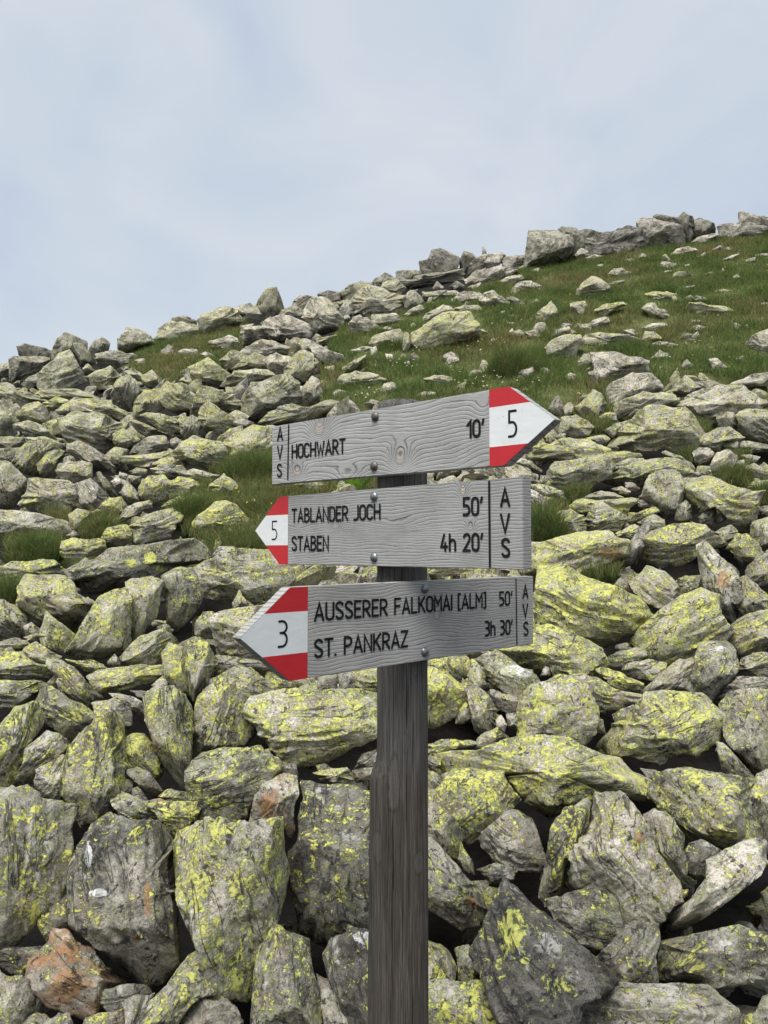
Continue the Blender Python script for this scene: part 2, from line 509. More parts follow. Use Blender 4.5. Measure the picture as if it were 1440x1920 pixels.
# outlines of the rocks seen in the photograph: tile origin and step, then one line per rock
ROCK_OUTLINES = """
@0 1640 2.5
-15,75 0,74 8,79 20,82 25,90 24,98 17,110 10,120 -15,125;421r;mossy rounded rock filling the bottom left corner
27,24 37,20 48,17 55,19 55,38 54,44 42,44 36,49 34,42 29,34;314s;small stone wedged between the two largest boulders at lower left
37,54 41,44 52,45 55,52 62,58 75,68 92,78 90,84 80,90 73,96 62,106 50,104 36,98 27,88 23,78 25,64 30,57;283r;rust orange boulder under the big slanted boulder near the bottom left corner
-6,60 10,55 30,54 28,62 24,70 18,75 8,72 -6,66;217b;dark shaded slab at the left edge beside the rust orange boulder
73,93 80,86 95,83 108,84 112,90 100,93 93,98 88,103 82,102;206s;small dark slate stone just right of the rust orange boulder
14,112 26,105 33,105 38,112 38,122 14,122;104r;little plain grey stone at the bottom edge right of the corner rock
34,112 44,105 52,105 54,114 54,124 34,124;403w;little greenish stone at the bottom edge below the rust orange boulder
152,56 158,62 161,82 159,91 150,92 140,100 132,112 128,125 100,125 106,108 115,94 128,78 140,64;612w;pointed rock with slanting yellow lichen streaks at the bottom left
66,108 80,103 95,100 92,112 90,124 62,124;123r;flat dull stone at the bottom edge below the dark slate stone
92,97 100,92 115,90 108,104 104,122 94,124 95,110;151w;pale stone with an orange tip leaning on the streaked pointed rock
@360 1640 2.5
-10,124 -4,100 0,90 12,90 25,94 33,105 38,124;113r;plain grey rock at the bottom edge in front of the streaked pointed rock
43,128 43,100 46,80 48,65 50,55 55,42 62,33 68,38 72,46 80,46 88,50 93,58 93,75 97,92 102,112 104,128;412w;upright rock with jagged white tipped crest at the bottom edge
94,76 100,81 110,88 116,98 120,108 122,125 104,125 100,105;323w;olive brown rock behind the jagged white tipped rock
105,52 115,48 117,41 124,42 132,46 140,46 140,125 124,125 117,105 112,85 104,68 100,62;306w;dark rock with a white lichen cap against the foot of the post
@720 1640 2.5
53,57 64,54 66,62 70,74 70,82 57,82 56,68;702b;small yellow green stone deep in the black gap right of the post
34,84 37,70 45,62 47,72 46,82;505w;dim pointed stone at the bottom of the gap beside the post
82,4 90,0 100,0 104,6 112,14 120,24 128,32 136,42 146,52 160,64 176,78 165,82 155,86 148,94 144,104 142,127 95,127 86,106 84,92 76,82 68,72 64,60 65,45 66,36 72,30 78,26 80,14;217w;large dark pointed boulder with one big yellow lichen blotch
18,86 36,85 46,83 60,82 74,80 80,90 84,100 88,106 92,118 92,128 18,128;702b;lichen speckled flat topped rock at the bottom edge right of the post
121,18 130,16 132,20 126,24 121,24;303r;-
@1080 1640 2.5
2,100 5,92 14,84 22,80 40,81 54,80 62,82 70,80 78,83 86,81 98,83 106,88 114,94 120,102 121,112 118,128 0,128;313b;broad grey boulder at the bottom edge below the long lichen dotted block
-20,26 -12,21 -4,15 11,10 20,13 28,20 30,32 32,44 24,54 15,58 6,52 -4,44 -12,36;213b;grey cube shaped rock behind the dark boulder with the yellow blotch
98,-8 106,-14 118,-20 134,-25 142,-20 140,-8 134,3 125,14 112,24 98,33 84,42 72,48 65,49 62,40 66,33 78,22 90,14 98,4;201s;curved pale grey slab resting over a black hollow at lower right
62,60 66,52 72,48 84,48 94,44 102,43 108,40 120,40 130,44 146,46 158,50 158,70 140,76 128,81 112,83 90,82 70,82 62,80 61,70;424b;long grey block dotted with yellow lichen at the right edge near the bottom
16,62 24,57 32,50 40,42 52,38 60,40 61,50 58,62 60,72 60,80 50,82 38,81 34,78 24,70;324w;knobbly grey rock between the cube shaped rock and the long block
128,106 136,104 140,94 148,90 160,90 160,128 126,128;413r;rock cut off by the bottom right corner
75,12 84,11 83,16 76,20;401r;-
139,14 144,10 152,10 152,28 143,26;500r;yellow crusted stone poking in at the right edge above the long block
30,48 38,38 46,40 40,50;203r;-
@0 1360 2.5
-25,60 -10,49 4,48 20,47 42,54 57,62 60,79 57,90 53,112 51,114 40,130 28,139 27,147 12,164 6,170 -4,168 -25,150;413w;huge grey boulder cut by the left edge with one round yellow spot
76,68 84,66 98,74 112,72 119,71 131,84 134,110 137,150 135,175 128,185 120,198 112,200 100,190 84,184 72,174 62,160 55,150 53,130 52,110 58,90 69,76;443w;huge slanted grey boulder with rust streaks and white patches at lower left
28,10 34,6 42,8 50,14 54,18 54,28 46,24 38,28 28,34 26,44 18,44 14,38 17,26 20,18;413r;mossy rock with a thin white scar above the huge left edge boulder
28,34 38,28 46,24 52,28 54,34 50,44 48,54 42,52 34,52 28,46;611w;low yellowish rock resting against the huge left edge boulder
60,12 66,4 72,-4 84,-8 92,-4 93,4 93,20 95,34 92,44 90,52 88,60 86,66 76,68 72,72 62,72 58,62 50,56 49,50 52,40 54,30 54,18;602w;tall lichen covered boulder standing above the two huge grey ones
30,-4 60,-6 66,0 62,8 56,14 48,12 40,6 32,2;207b;dark rock in shade behind the tall lichen covered boulder
93,12 100,8 108,8 113,14 117,24 121,34 116,40 108,38 96,32 92,24;802r;rounded olive green stone right of the tall lichen covered boulder
95,34 104,32 112,36 118,42 123,49 116,54 110,50 102,42 96,38;205s;dark layered flake below the rounded olive stone
90,42 100,40 99,48 94,54 88,50;204b;-
100,48 104,46 111,57 104,58 98,54;144w;-
84,48 90,50 100,54 110,58 118,64 125,74 119,72 112,74 100,73 92,70 86,62 83,56;620s;pale green rock tucked behind the huge slanted boulder
110,60 122,58 146,58 148,66 147,73 136,78 132,84 126,76 118,66;703r;yellow green rock lying between the slanted and the lichen dotted boulders
120,54 126,49 138,50 144,54 142,58 130,58;604r;olive stone beneath the upright yellow lichen block
108,57 120,55 130,58 116,60;160r;-
@360 1360 2.5
-12,78 -4,74 10,72 20,76 32,72 42,73 52,71 60,69 67,72 72,82 74,95 72,108 66,125 66,140 70,152 66,160 60,175 50,195 42,205 30,206 17,203 17,180 16,165 10,150 4,143 0,142 -8,128 -11,110 -16,95;611w;tall flat faced boulder thickly dotted with bright yellow lichen at lower left
78,38 84,36 95,42 110,44 128,52 142,54 142,112 140,160 120,162 108,166 98,160 90,158 80,156 77,135 76,110 74,95 80,88 76,75 76,55;426b;tall dark rectangular boulder standing just left of the post
60,42 66,39 78,40 78,54 75,60 76,75 72,82 66,72 58,70 44,74 47,66 49,54 54,46;271b;rusty rock squeezed between the brown boulder and the tall dark one
2,30 10,23 24,20 38,18 48,18 56,24 66,34 58,42 52,52 48,60 44,73 32,73 24,75 12,72 4,73 0,64 -2,50 -2,36;435r;rounded brown boulder with black spots under the big slab
69,28 78,30 79,39 68,39;213b;-
92,36 103,33 115,32 120,36 121,42 112,44 96,40;511s;thin pale stone on top of the tall dark rectangular boulder
121,34 138,31 140,40 124,43;403s;-
93,30 100,29 105,32 95,36;205r;-
128,22 138,18 140,30 122,32;503r;-
50,20 58,18 61,28 56,36 52,32;804w;small green stone at the right shoulder of the rounded brown boulder
@720 1360 2.5
18,45 35,46 42,52 48,62 54,74 56,84 58,96 56,102 48,98 42,92 36,86 18,82;513w;pale leaning slab emerging from behind the post, upper of two
18,84 36,86 44,94 52,104 62,114 70,124 76,137 72,142 66,149 55,150 42,144 30,133 18,130;434w;leaning slab with a pinkish edge behind the post, lower of two
57,84 60,92 66,102 68,112 60,108 57,100;504w;thin dark shard on the edge of the leaning slab beside the post
54,35 70,35 88,36 92,42 97,50 100,56 96,62 88,70 80,76 72,84 64,86 56,80 54,72 48,62 44,54 42,50 48,44;622b;chunky block with yellow flecked top right of the post
32,33 40,37 46,44 42,49 33,46;402r;-
43,38 48,35 52,40 46,45;503r;-
32,22 42,25 42,32 32,32;203r;-
76,80 82,76 90,68 100,66 110,72 118,88 120,98 119,108 112,110 100,108 90,106 82,100 76,92 74,86;304s;shaded rock in the hollow below the chunky block and big slab
42,20 62,18 76,19 90,12 116,9 132,11 159,18 174,24 190,34 201,46 202,56 188,58 165,50 145,60 134,64 124,68 112,60 102,50 90,36 72,33 54,34 48,38 45,30;711s;very broad yellow lichen slab overhanging a dark hollow right of the post
68,14 74,7 84,2 88,6 90,10 84,14 76,17 70,17;503w;pointed stone standing behind the broad overhanging slab near the post
30,14 50,11 64,11 70,14 62,17 44,19 40,24 30,22;703s;low mossy stone beside the post level with the overhanging slab
122,98 126,78 134,66 143,60 152,58 154,64 151,76 150,84 144,90 138,100 134,112 134,122 130,128 122,130 118,124 119,112;612w;narrow upright rock left of the big triangular boulder
70,108 84,104 100,108 96,116 80,118;305r;-
@1080 1360 2.5
14,51 30,51 37,53 42,64 52,71 58,84 62,97 67,110 74,116 77,130 70,142 56,150 40,153 32,150 29,130 20,124 10,121 0,124 -8,118 -6,100 -2,90 6,84 8,72 10,60;621b;big triangular boulder spotted black and yellow at lower right
52,70 60,65 68,68 74,76 80,84 80,95 82,112 72,114 66,108 62,98 58,84;412w;grey slab standing behind the big triangular boulder
56,54 62,44 62,36 70,33 84,34 100,38 120,40 135,42 134,48 128,58 130,70 134,78 140,86 124,90 114,94 106,95 96,88 82,82 72,74 64,64 58,60;514b;large block with pale top and dark mossy front at the right
82,96 86,90 94,87 104,92 110,96 106,104 100,112 90,114 82,110;006r;bare dark grey stone in the hole under the large mossy fronted block
130,48 136,40 146,34 160,34 160,92 143,92 140,84 132,74 127,64 127,58;422r;rounded pinkish grey boulder cut by the right edge
106,14 112,15 118,22 126,30 134,39 122,40 112,38 109,28;513w;thin pointed shard leaning in the dark gap at the right
48,32 60,34 62,44 58,46 52,38;204r;dark wedge stone under the round topped lichen boulder at right
@0 1080 2.5
22,0 48,2 54,7 56,14 62,18 70,20 68,25 62,32 58,38 54,42 48,40 40,32 34,33 30,38 24,32 18,26 15,22 16,10;711r;broad pale lichen crusted boulder right of the grass tuft at the left edge
-10,19 0,19 10,23 18,30 18,40 17,47 8,46 -10,40;513r;rounded grey rock at the left edge below the grass tuft
18,38 24,35 30,40 30,43 20,46;304r;-
18,46 28,43 30,48 22,50;303r;-
36,28 42,34 50,40 55,44 52,50 50,56 44,58 38,53 32,50 30,44 33,38;611w;yellow streaked wedge rock below the broad pale lichen boulder
-8,50 0,50 10,47 18,48 21,52 16,56 5,57 -8,56;601s;flat lichen stone on the stack at the left edge
-8,62 5,58 16,58 24,65 36,68 40,74 32,77 20,78 8,79 -8,79;502s;long low layered slab at the left edge casting a dark line below
20,54 28,50 34,53 40,58 46,60 40,65 33,67 25,64 18,58;321r;pale pinkish rock lying on the long layered slab at left
60,36 68,28 74,18 86,12 96,8 98,20 98,40 97,52 92,57 80,60 66,62 55,60 50,56 54,47 58,40;611b;big layered boulder with a bare brown face at left centre
95,7 100,4 113,3 122,6 121,14 118,20 116,30 110,40 104,48 98,50 98,30 98,18;542b;cracked block with reddish side and rounded lichen cap at left centre
122,2 132,-4 144,-4 150,12 149,20 142,30 133,39 126,34 123,22;523w;upright brown grey boulder left of the tip of the bottom sign
92,60 98,54 106,46 114,42 120,41 127,45 128,52 122,58 115,66 110,68 98,68 94,65;711w;kite shaped lichen rock below the cracked reddish block
68,75 76,71 90,68 104,67 120,67 121,74 112,80 98,84 84,87 74,86 70,80;611s;long narrow yellow flecked slab lying level at left centre
122,60 127,52 132,53 138,56 138,64 142,78 142,88 132,87 126,84 124,74;721w;upright yellow green rock right of the long narrow slab
138,57 142,50 150,48 156,52 159,60 158,72 154,84 146,92 142,86 140,70;613w;standing olive grey rock left of the lower edge of the bottom sign
114,82 122,75 125,80 126,86 118,87;211r;small pale round stone at the right end of the long narrow slab
36,64 42,63 50,66 56,70 64,80 72,86 76,90 74,96 66,100 60,98 52,90 46,86 44,80 46,74 38,72;513w;leaning grey slab left of the long narrow slab
36,80 42,74 46,78 44,84 36,84;603w;-
-8,80 10,80 24,79 36,82 32,88 22,92 14,98 4,98 -8,98;533r;flat brown rock at the left edge under the layered slab
28,96 32,87 40,84 48,87 56,94 66,100 72,106 76,112 70,120 56,128 46,120 36,110 30,104;505w;dark leaning block with lichen flecked top at left
4,112 10,101 20,97 27,97 31,107 27,119 20,126 17,134 14,148 8,158 -8,160 -8,126;612w;tall tilted boulder at the left edge with a lichen flecked face
70,96 78,94 86,92 93,95 97,102 98,110 94,116 84,112 78,110 72,104;503r;rounded mossy rock left of the upright yellow lichen block
81,88 90,90 100,91 110,96 111,106 104,104 98,100 92,94;303s;thin splintered flake under the long narrow slab
96,86 106,86 114,88 112,94 102,90;006s;-
109,93 116,88 130,86 138,92 143,102 142,116 143,136 142,150 139,157 132,152 124,145 118,136 114,124 112,112;811w;upright block plastered with yellow lichen at left centre
48,62 58,64 68,63 76,66 80,69 72,74 66,72 58,68;703s;thin olive slab under the layered boulder with the bare brown face
80,66 86,58 90,64 90,68;503w;-
118,38 124,36 130,40 126,45 118,42;106w;-
60,20 66,16 70,20 66,24;500r;-
@360 1080 2.5
-2,4 4,-6 14,-12 24,-17 40,-18 56,-18 66,-8 72,-6 74,2 66,10 56,18 46,22 40,18 26,17 14,15 3,13;712w;large lichen boulder between the tips of the middle and bottom signs
31,20 36,10 40,18 46,22 42,26 34,27 31,24;502w;small upright stone under the large lichen boulder near the bottom sign tip
14,35 22,28 34,24 48,22 60,22 66,30 62,50 52,64 40,64 30,60 22,58 18,46;521r;gravelly speckled boulder directly behind the tip of the bottom sign
4,34 8,28 16,28 20,36 16,46 10,46 3,44;413r;grey stone just left of the gravelly speckled boulder
10,66 20,60 34,61 50,64 62,68 60,72 40,70 30,72 14,76 10,72;405s;dark thin slab below the tip of the bottom sign
24,80 20,76 34,69 44,70 52,76 60,82 63,88 58,91 46,90 38,94 34,88 28,84;503r;rounded grey rock below the dark thin slab near the bottom sign
6,92 14,84 22,79 32,82 34,92 41,102 44,110 44,120 36,128 22,130 8,135 2,130 -2,120 2,106;511b;split boulder with a pale face and a dark green side
41,97 47,91 60,90 90,89 108,87 124,86 144,90 144,114 136,120 124,128 108,135 92,142 78,141 68,136 62,128 50,122 43,112 40,104;801s;big yellow lichen slab left of the post under the bottom sign
36,104 41,102 42,112 40,120 36,116;240w;-
60,74 68,78 76,80 74,84 64,84 61,80;802r;small lichen stone peeking out under the lower red stripe of the bottom sign
68,86 78,84 84,88 78,91 68,90;203r;-
95,76 108,74 108,88 94,88;104b;dark stone in shadow below the bottom sign left of the post
110,74 122,72 124,86 112,87;205b;-
122,74 132,70 144,68 144,90 132,86 124,84;801r;yellow rock right behind the post below the bottom sign
84,86 91,84 92,88 86,89;102r;-
@720 1080 2.5
20,74 34,70 40,72 46,74 50,80 58,88 60,96 54,100 46,106 38,112 20,112;801b;lichen block touching the right side of the post below the bottom sign
38,62 50,60 56,64 58,74 57,80 52,84 46,78 40,72 36,68;704r;dark mossy rock just under the bottom sign right of the post
55,61 62,61 66,66 64,74 60,77 57,72;703w;little lichen stone between two mossy rocks under the bottom sign
63,76 66,66 72,68 76,74 78,84 77,86 70,84 66,80;601w;narrow pale rock left of the white crusted boulder
68,62 78,58 88,60 86,66 78,70 72,66;402r;grey rock tucked under the bottom sign above the white crusted boulder
76,72 80,64 88,61 96,64 104,70 112,74 117,82 112,88 104,90 101,92 92,88 84,82 77,78;401s;boulder with a white crusted crest under the right end of the bottom sign
80,84 88,88 96,90 102,94 101,102 94,104 86,100 82,94;325b;brown shaded rock beneath the white crusted boulder
64,84 70,82 76,88 80,94 83,104 82,114 74,118 68,114 66,104 64,94;523w;upright olive brown rock beneath the narrow pale rock
56,82 62,80 64,86 62,94 58,90;203r;-
54,102 60,96 64,94 65,106 60,110 54,110;603w;-
88,54 110,48 116,40 124,38 140,43 152,49 160,54 167,63 169,68 162,72 146,76 130,72 118,72 106,68 96,62;713s;wide mossy slab below the right end of the bottom sign
123,58 127,55 132,60 136,68 140,76 136,78 128,76 124,68;702w;thin upright yellow shard on the wide mossy slab
117,75 121,67 125,70 125,75;000w;-
102,96 106,89 116,86 122,80 130,77 144,78 152,82 157,92 158,104 156,116 148,124 136,122 118,122 104,124 101,110;611b;large pale grey boulder with scattered yellow spots right of the post
84,108 88,104 92,112 90,118 84,114;202w;-
92,104 101,102 102,112 94,114;233b;-
34,-8 46,-12 60,-10 66,-4 50,-1 36,-1;601r;pale stones visible in the slit between middle and bottom signs
@1080 1080 2.5
-28,-8 -10,-8 4,-2 18,2 28,10 46,16 53,24 57,31 48,38 42,44 30,49 20,52 6,48 -12,44 -28,40;722s;very large tan slab right of the bottom sign with a white corner
43,50 46,42 56,34 70,25 82,17 92,11 98,12 106,16 108,22 106,30 114,36 116,40 110,46 100,54 90,60 78,64 70,66 60,64 56,58 50,54;711w;large diagonal lichen slab slanting up to the right
41,6 46,0 54,-6 66,-2 72,4 76,12 80,18 72,23 60,22 50,18 46,12;702r;rounded yellow boulder above the large diagonal slab
28,8 34,2 40,6 46,14 44,16 34,12;201w;smooth pale triangular stone left of the rounded yellow boulder
78,2 94,0 94,10 86,16 80,15 76,6;404b;dark green block right of the rounded yellow boulder
92,-20 98,-24 104,-18 112,-8 120,0 123,10 122,24 117,34 110,33 106,26 108,18 98,10 94,-2;532w;tall upright rock with a purplish brown patch at the right
122,4 128,2 136,8 144,18 144,28 134,30 126,31 122,24 124,14;502w;grey rock right of the tall purplish patched rock
108,50 114,42 120,36 130,30 142,27 155,28 155,56 140,60 124,62 116,52;632w;broad brownish slab at the right edge beside the diagonal slab
90,60 94,52 102,51 112,51 118,56 120,64 120,70 114,80 106,88 102,92 94,90 88,86 86,76 88,68;404r;dark standing boulder with white flecked crown below the diagonal slab
47,88 54,80 64,72 72,67 86,62 90,66 87,76 86,86 80,89 66,87 54,90;322w;plain grey slanted face left of the white crowned boulder
36,70 40,66 48,65 54,63 66,65 66,70 60,74 56,78 48,76 40,74;403s;broken layered stone split in three under the diagonal slab
24,62 30,58 44,54 52,57 52,62 44,66 36,68 30,68;703s;yellow topped stone in the shaded notch left of the broken layered stone
14,72 22,68 28,70 36,74 42,78 50,80 48,84 42,87 34,86 26,82 24,78;702s;lichen slab below the yellow topped notch stone
-4,74 8,74 18,78 26,84 36,87 48,89 49,91 42,96 30,100 14,100 12,92 4,86;521s;long pale tapering slab pointing right
30,111 46,95 53,90 66,89 78,88 92,89 100,93 108,104 112,112 108,120 100,128 88,134 78,131 64,140 52,140 40,134 26,132 16,128;811s;very large round topped boulder covered in yellow lichen at right
118,74 120,70 126,62 140,58 155,58 155,70 140,76 124,76;501s;pale flat slab at the right edge below the brownish slab
104,88 112,80 120,76 136,77 155,78 155,86 132,86 118,90 108,94 103,92;403s;low shaded slab at the right edge under the pale flat one
110,98 116,90 128,88 144,86 155,86 155,140 142,152 136,150 128,142 120,130 114,120 110,110;523w;big brownish boulder at the right edge beside the round topped boulder
28,104 34,100 42,97 44,99 36,108 30,112;302w;-
13,106 20,108 22,118 13,118;223r;-
30,52 38,50 43,55 34,57 30,55;106r;-
@0 800 2.5
50,108 62,103 72,97 84,92 98,90 112,86 126,84 142,84 152,92 156,102 148,106 128,108 112,113 100,116 88,122 74,124 62,121 54,117;515w;very long dark grey boulder with pale yellow rosettes at left
47,94 48,86 56,84 70,85 77,86 78,92 72,96 60,98 49,98;801s;flat yellow lichen stone on the very long dark boulder
-8,62 10,64 28,66 40,70 52,74 54,77 48,82 40,82 28,80 16,82 0,84 -8,84;511s;broad pale slab at the left edge above the dark grass tuft
-8,108 10,102 26,102 38,101 46,106 50,109 46,118 28,118 10,118 -8,116;601s;pale flat slab at the left edge below the dark grass tuft
76,84 82,76 94,74 98,78 97,86 90,90 84,88;611r;left half of a pale twin boulder left of the large grass patch
97,80 100,74 108,68 118,64 128,62 136,68 130,74 126,82 116,85 102,88;511w;right half of a pale twin boulder left of the large grass patch
88,70 96,60 104,57 112,56 114,62 106,64 98,68 92,73;511s;slanted pale stone behind the pale twin boulder
106,44 112,38 122,37 127,42 127,50 124,54 114,57 108,54 105,50;801b;square yellow lichen block left of the middle sign
127,42 134,38 144,40 150,44 146,48 136,52 128,53 126,48;701r;rounded pale lichen rock right of the square yellow block
92,48 96,41 100,46 106,54 100,57 96,56 90,50;501w;leaning pale tablet stone left of the square yellow block
70,63 76,60 82,54 90,53 94,60 94,64 86,68 78,68 70,66;522r;low pale rounded rock above a small grass tuft
57,44 68,40 72,43 78,50 82,54 78,60 70,62 64,62 60,54;511w;cracked grey rock with a lichen half moon
23,40 30,40 40,42 50,42 56,46 60,54 64,62 56,63 44,64 34,64 24,62 16,58 22,50;611w;wide grey lichen boulder left of the cracked half moon rock
43,33 50,28 60,26 68,28 68,38 64,42 56,43 48,40 44,36;501r;pale rounded boulder in front of a black cave like gap
72,36 76,34 82,42 88,52 84,54 78,46;406w;dark narrow beam of rock leaning in the gap
83,41 88,38 93,43 88,47;001r;small white topped stone beside the dark narrow beam
-8,30 6,28 12,34 18,40 22,47 18,52 12,59 4,60 -8,60;412w;triangular grey boulder at the left edge with a white speckled top
9,30 14,18 22,12 34,11 40,15 34,22 27,28 33,38 28,38 20,34 14,34;514w;dark mottled slab above the triangular grey boulder
28,28 36,20 46,18 47,22 42,28 39,34 34,40 30,34;504w;dark mottled slab left of the black cave like gap
113,32 122,28 136,29 140,36 134,38 126,38 118,36;401r;pale low rock above the square yellow block
97,34 102,31 110,32 110,36 100,36;602r;-
90,34 96,36 94,40 89,38;502r;-
52,66 58,62 67,64 68,70 62,74 56,76 53,72;601r;small pale lichen rock left of the grass tuft among rocks
121,60 128,55 136,52 138,54 134,60 128,62;501s;pale tilted stone at the edge of the large grass patch
50,82 55,78 60,82 56,84;301r;-
57,104 64,98 66,100 62,104;701r;-
98,38 106,37 105,44 98,42;206b;-
@360 800 2.5
3,78 3,71 12,64 18,58 24,57 32,60 38,66 44,71 42,74 34,77 26,80 14,79;701r;round pale lichen rock in the grass left of the middle sign tip
15,97 20,90 32,90 34,93 26,96 18,98;501s;flat pale stone at the edge of the grass below the round pale rock
42,58 46,54 51,56 50,60 45,61;501r;-
106,48 112,41 118,43 120,47 112,49;402r;-
@0 600 2.5
14,20 20,18 28,20 34,22 42,24 44,26 38,30 30,28 18,27 15,24;405s;dark overhanging slab jutting out at the top of the left skyline
8,30 12,28 22,28 32,28 37,30 34,36 28,40 20,42 14,48 8,46 7,38;404b;square block with black underside below the overhanging slab
-8,36 4,33 8,33 7,42 6,46 -8,44;403b;rock at the left edge level with the square block
36,21 44,14 50,10 58,14 64,16 64,20 56,24 48,24 42,23;403w;pointed grey peak rock on the left skyline
55,18 62,18 68,24 74,32 74,36 70,38 64,34 60,30 56,24;405w;dark slab leaning on the pointed peak rock
31,40 36,33 44,27 52,24 56,28 62,36 66,44 70,52 60,52 48,53 40,54 32,54 30,48;611w;large triangular lichen face below the left skyline peak
66,18 72,15 76,13 82,16 80,20 70,20;202w;small pale peak on the skyline next to a little grass tuft
89,14 94,10 95,6 104,8 112,12 114,18 104,19 98,22 94,26 90,22;402b;blocky skyline boulder left of the upper grass patch
73,28 80,24 90,24 96,26 96,32 92,38 86,38 78,36 74,34;404r;mottled dark rock beneath the blocky skyline boulder
62,36 66,33 71,38 67,41 63,39;602r;-
67,42 74,38 82,35 88,40 91,44 84,48 80,52 70,52 68,46;601w;pale shield shaped rock right of the large triangular face
88,46 96,42 101,46 104,52 102,60 98,68 92,68 86,63 84,56;612b;cube of yellow lichen rock left of the upper grass patch
101,30 108,29 110,33 104,35;200r;-
94,40 100,36 108,42 116,43 112,47 104,46 98,42;503r;flat mottled rock at the lower left of the upper grass patch
115,52 120,47 124,44 126,47 122,52 118,53;106w;dark wedge stone at the lower edge of the upper grass patch
103,60 108,54 116,53 121,52 120,60 122,66 116,72 108,72 102,72 101,66;701w;bright lichen rock, left of a close pair, below the upper grass patch
120,56 126,47 134,48 140,50 142,58 146,64 142,70 134,70 128,66 122,64;711w;bright lichen rock, right of a close pair, below the upper grass patch
135,46 139,42 146,44 152,48 148,50 138,48;601w;small pale pointed rock below the upper grass patch
-8,47 6,48 16,54 30,58 34,61 26,65 16,66 8,60 -8,58;512w;speckled grey slope slab at the left edge below the skyline
16,48 22,43 28,40 32,44 30,50 22,52;404w;dark rock under the square skyline block
32,54 42,52 56,52 68,56 76,60 70,62 60,58 48,58 38,60 32,60;602s;thin rippled slab under the large triangular face
14,70 20,64 28,62 34,66 36,74 32,78 24,76 14,74;602r;squat lichen rock at left under the speckled slope slab
33,62 42,58 50,60 52,64 46,68 40,68 34,66;701s;pale lichen stone above a square black hole at left
52,63 66,60 80,61 92,68 100,75 98,78 88,78 76,72 60,70 48,72 45,68;511s;long ridge slab descending to the right at left centre
46,74 60,70 76,72 88,78 92,84 90,94 82,98 74,100 62,96 52,90 47,82;512w;huge blotched grey face below the long ridge slab
98,76 104,76 118,82 126,85 125,88 114,89 104,84;603s;narrow dark slab right of the huge blotched face
85,86 92,82 100,84 104,90 98,94 90,97 86,92;702r;lichen knob at the right end of the huge blotched face
32,78 40,75 47,74 47,84 40,86 34,82;801r;bright yellow stone at the left of the huge blotched face
-8,66 4,66 10,74 12,84 8,88 -8,86;602r;round lichen rock at the left edge under the slope slab
12,78 22,76 32,80 40,86 46,92 38,92 28,88 20,86 12,82;602s;slanting slab left of the huge blotched face
-8,88 8,88 20,88 20,93 10,96 -8,97;601s;pale flat slab at the left edge above the triangular grey boulder
105,72 114,70 124,72 134,76 136,84 128,85 120,82 110,76;612r;yellow topped rock below the close pair of bright lichen rocks
102,94 112,88 122,87 126,92 124,98 114,100 104,102 98,100;513r;craggy rock with a rusty line beneath the narrow dark slab
128,90 132,88 138,93 134,97 128,96;402r;small craggy stone right of the rusty lined rock
135,76 144,72 150,76 148,86 140,90 136,84;501w;pale rock left of the dark faced triangular rock
92,102 104,102 120,100 130,98 142,102 140,108 124,108 108,110 96,108;511s;long low pale rock above the leaning tablet stone
52,94 62,92 72,98 84,104 88,110 88,117 80,114 70,108 58,104 52,100;513w;dark edged slab roofing the black cave like gap
-8,98 6,97 14,96 12,104 6,106 -8,107;503r;mottled rock at the left edge above the white speckled boulder
20,88 34,88 48,94 50,100 40,100 34,94 22,94;602s;thin lichen slab above the dark mottled slabs at left
76,104 86,96 96,98 92,104 96,112 88,108;602w;lichen ledge rock above the dark narrow beam
@200 520 2.5
40,40 46,35 56,34 66,36 70,42 68,46 58,47 46,46 38,45;501r;wide rounded skyline boulder above the upper grass patch
48,34 50,30 58,29 66,32 69,36 60,35 52,35;503s;dark cap rock on the wide rounded skyline boulder
70,32 74,27 80,25 90,23 96,25 102,30 103,34 94,38 84,41 76,42 71,38;611w;big tilted skyline slab right of the capped boulder
96,24 108,20 114,24 120,26 121,32 116,36 104,34 98,28;502w;grey rock beneath the highest pointed rock of the left skyline
108,20 116,15 120,9 127,8 130,15 133,20 126,22 120,24 112,23;403w;highest pointed rock of the left skyline
101,37 108,36 116,37 120,42 119,46 110,49 104,51 101,46;501b;square pale block at the right end of the upper grass patch
120,34 124,31 132,29 140,32 150,35 156,42 152,47 140,48 132,48 124,44 119,39;511w;large smooth grey boulder right of the square pale block
76,49 84,46 92,44 97,46 101,53 94,55 86,53;401s;flat pointed slab lying in the upper grass patch
70,58 74,56 80,58 82,60 74,61;200r;little pale stone lying in the upper grass patch
43,70 50,69 54,71 46,72;200s;-
62,68 70,63 76,61 82,64 88,69 91,72 87,79 80,83 72,82 66,78 63,73;711b;bulky boulder with a bright yellow front below the upper grass patch
100,56 106,52 114,48 124,48 132,50 139,53 134,58 124,58 112,58 104,60;401s;broad pale flat slab below the square pale block
86,62 94,55 102,58 108,60 104,64 96,70 90,70;502w;grey rock right of the bulky yellow fronted boulder
94,69 102,62 110,57 118,60 118,66 108,69 98,70;602w;rock with a bright yellow top knob below the broad flat slab
87,82 92,74 100,70 112,69 120,70 126,74 120,78 108,80 96,82;501s;wide pale slab right of the bulky yellow fronted boulder
66,100 68,88 70,83 80,84 90,88 100,93 105,97 98,104 88,100 78,96 72,98 68,108 64,106;525w;long dark brown slab leaning behind the triangular lichen rock
69,108 72,98 77,94 84,98 92,104 97,110 94,114 82,118 74,114;703w;dark blue grey triangular rock with lichen rim
104,90 110,80 120,76 134,74 142,80 144,90 138,98 130,98 124,104 112,108 106,104 103,98;613w;large speckled boulder above the left end of the top sign
118,62 128,58 136,60 146,66 140,74 128,74 124,70 120,66;501r;pale cracked rock above the large speckled boulder
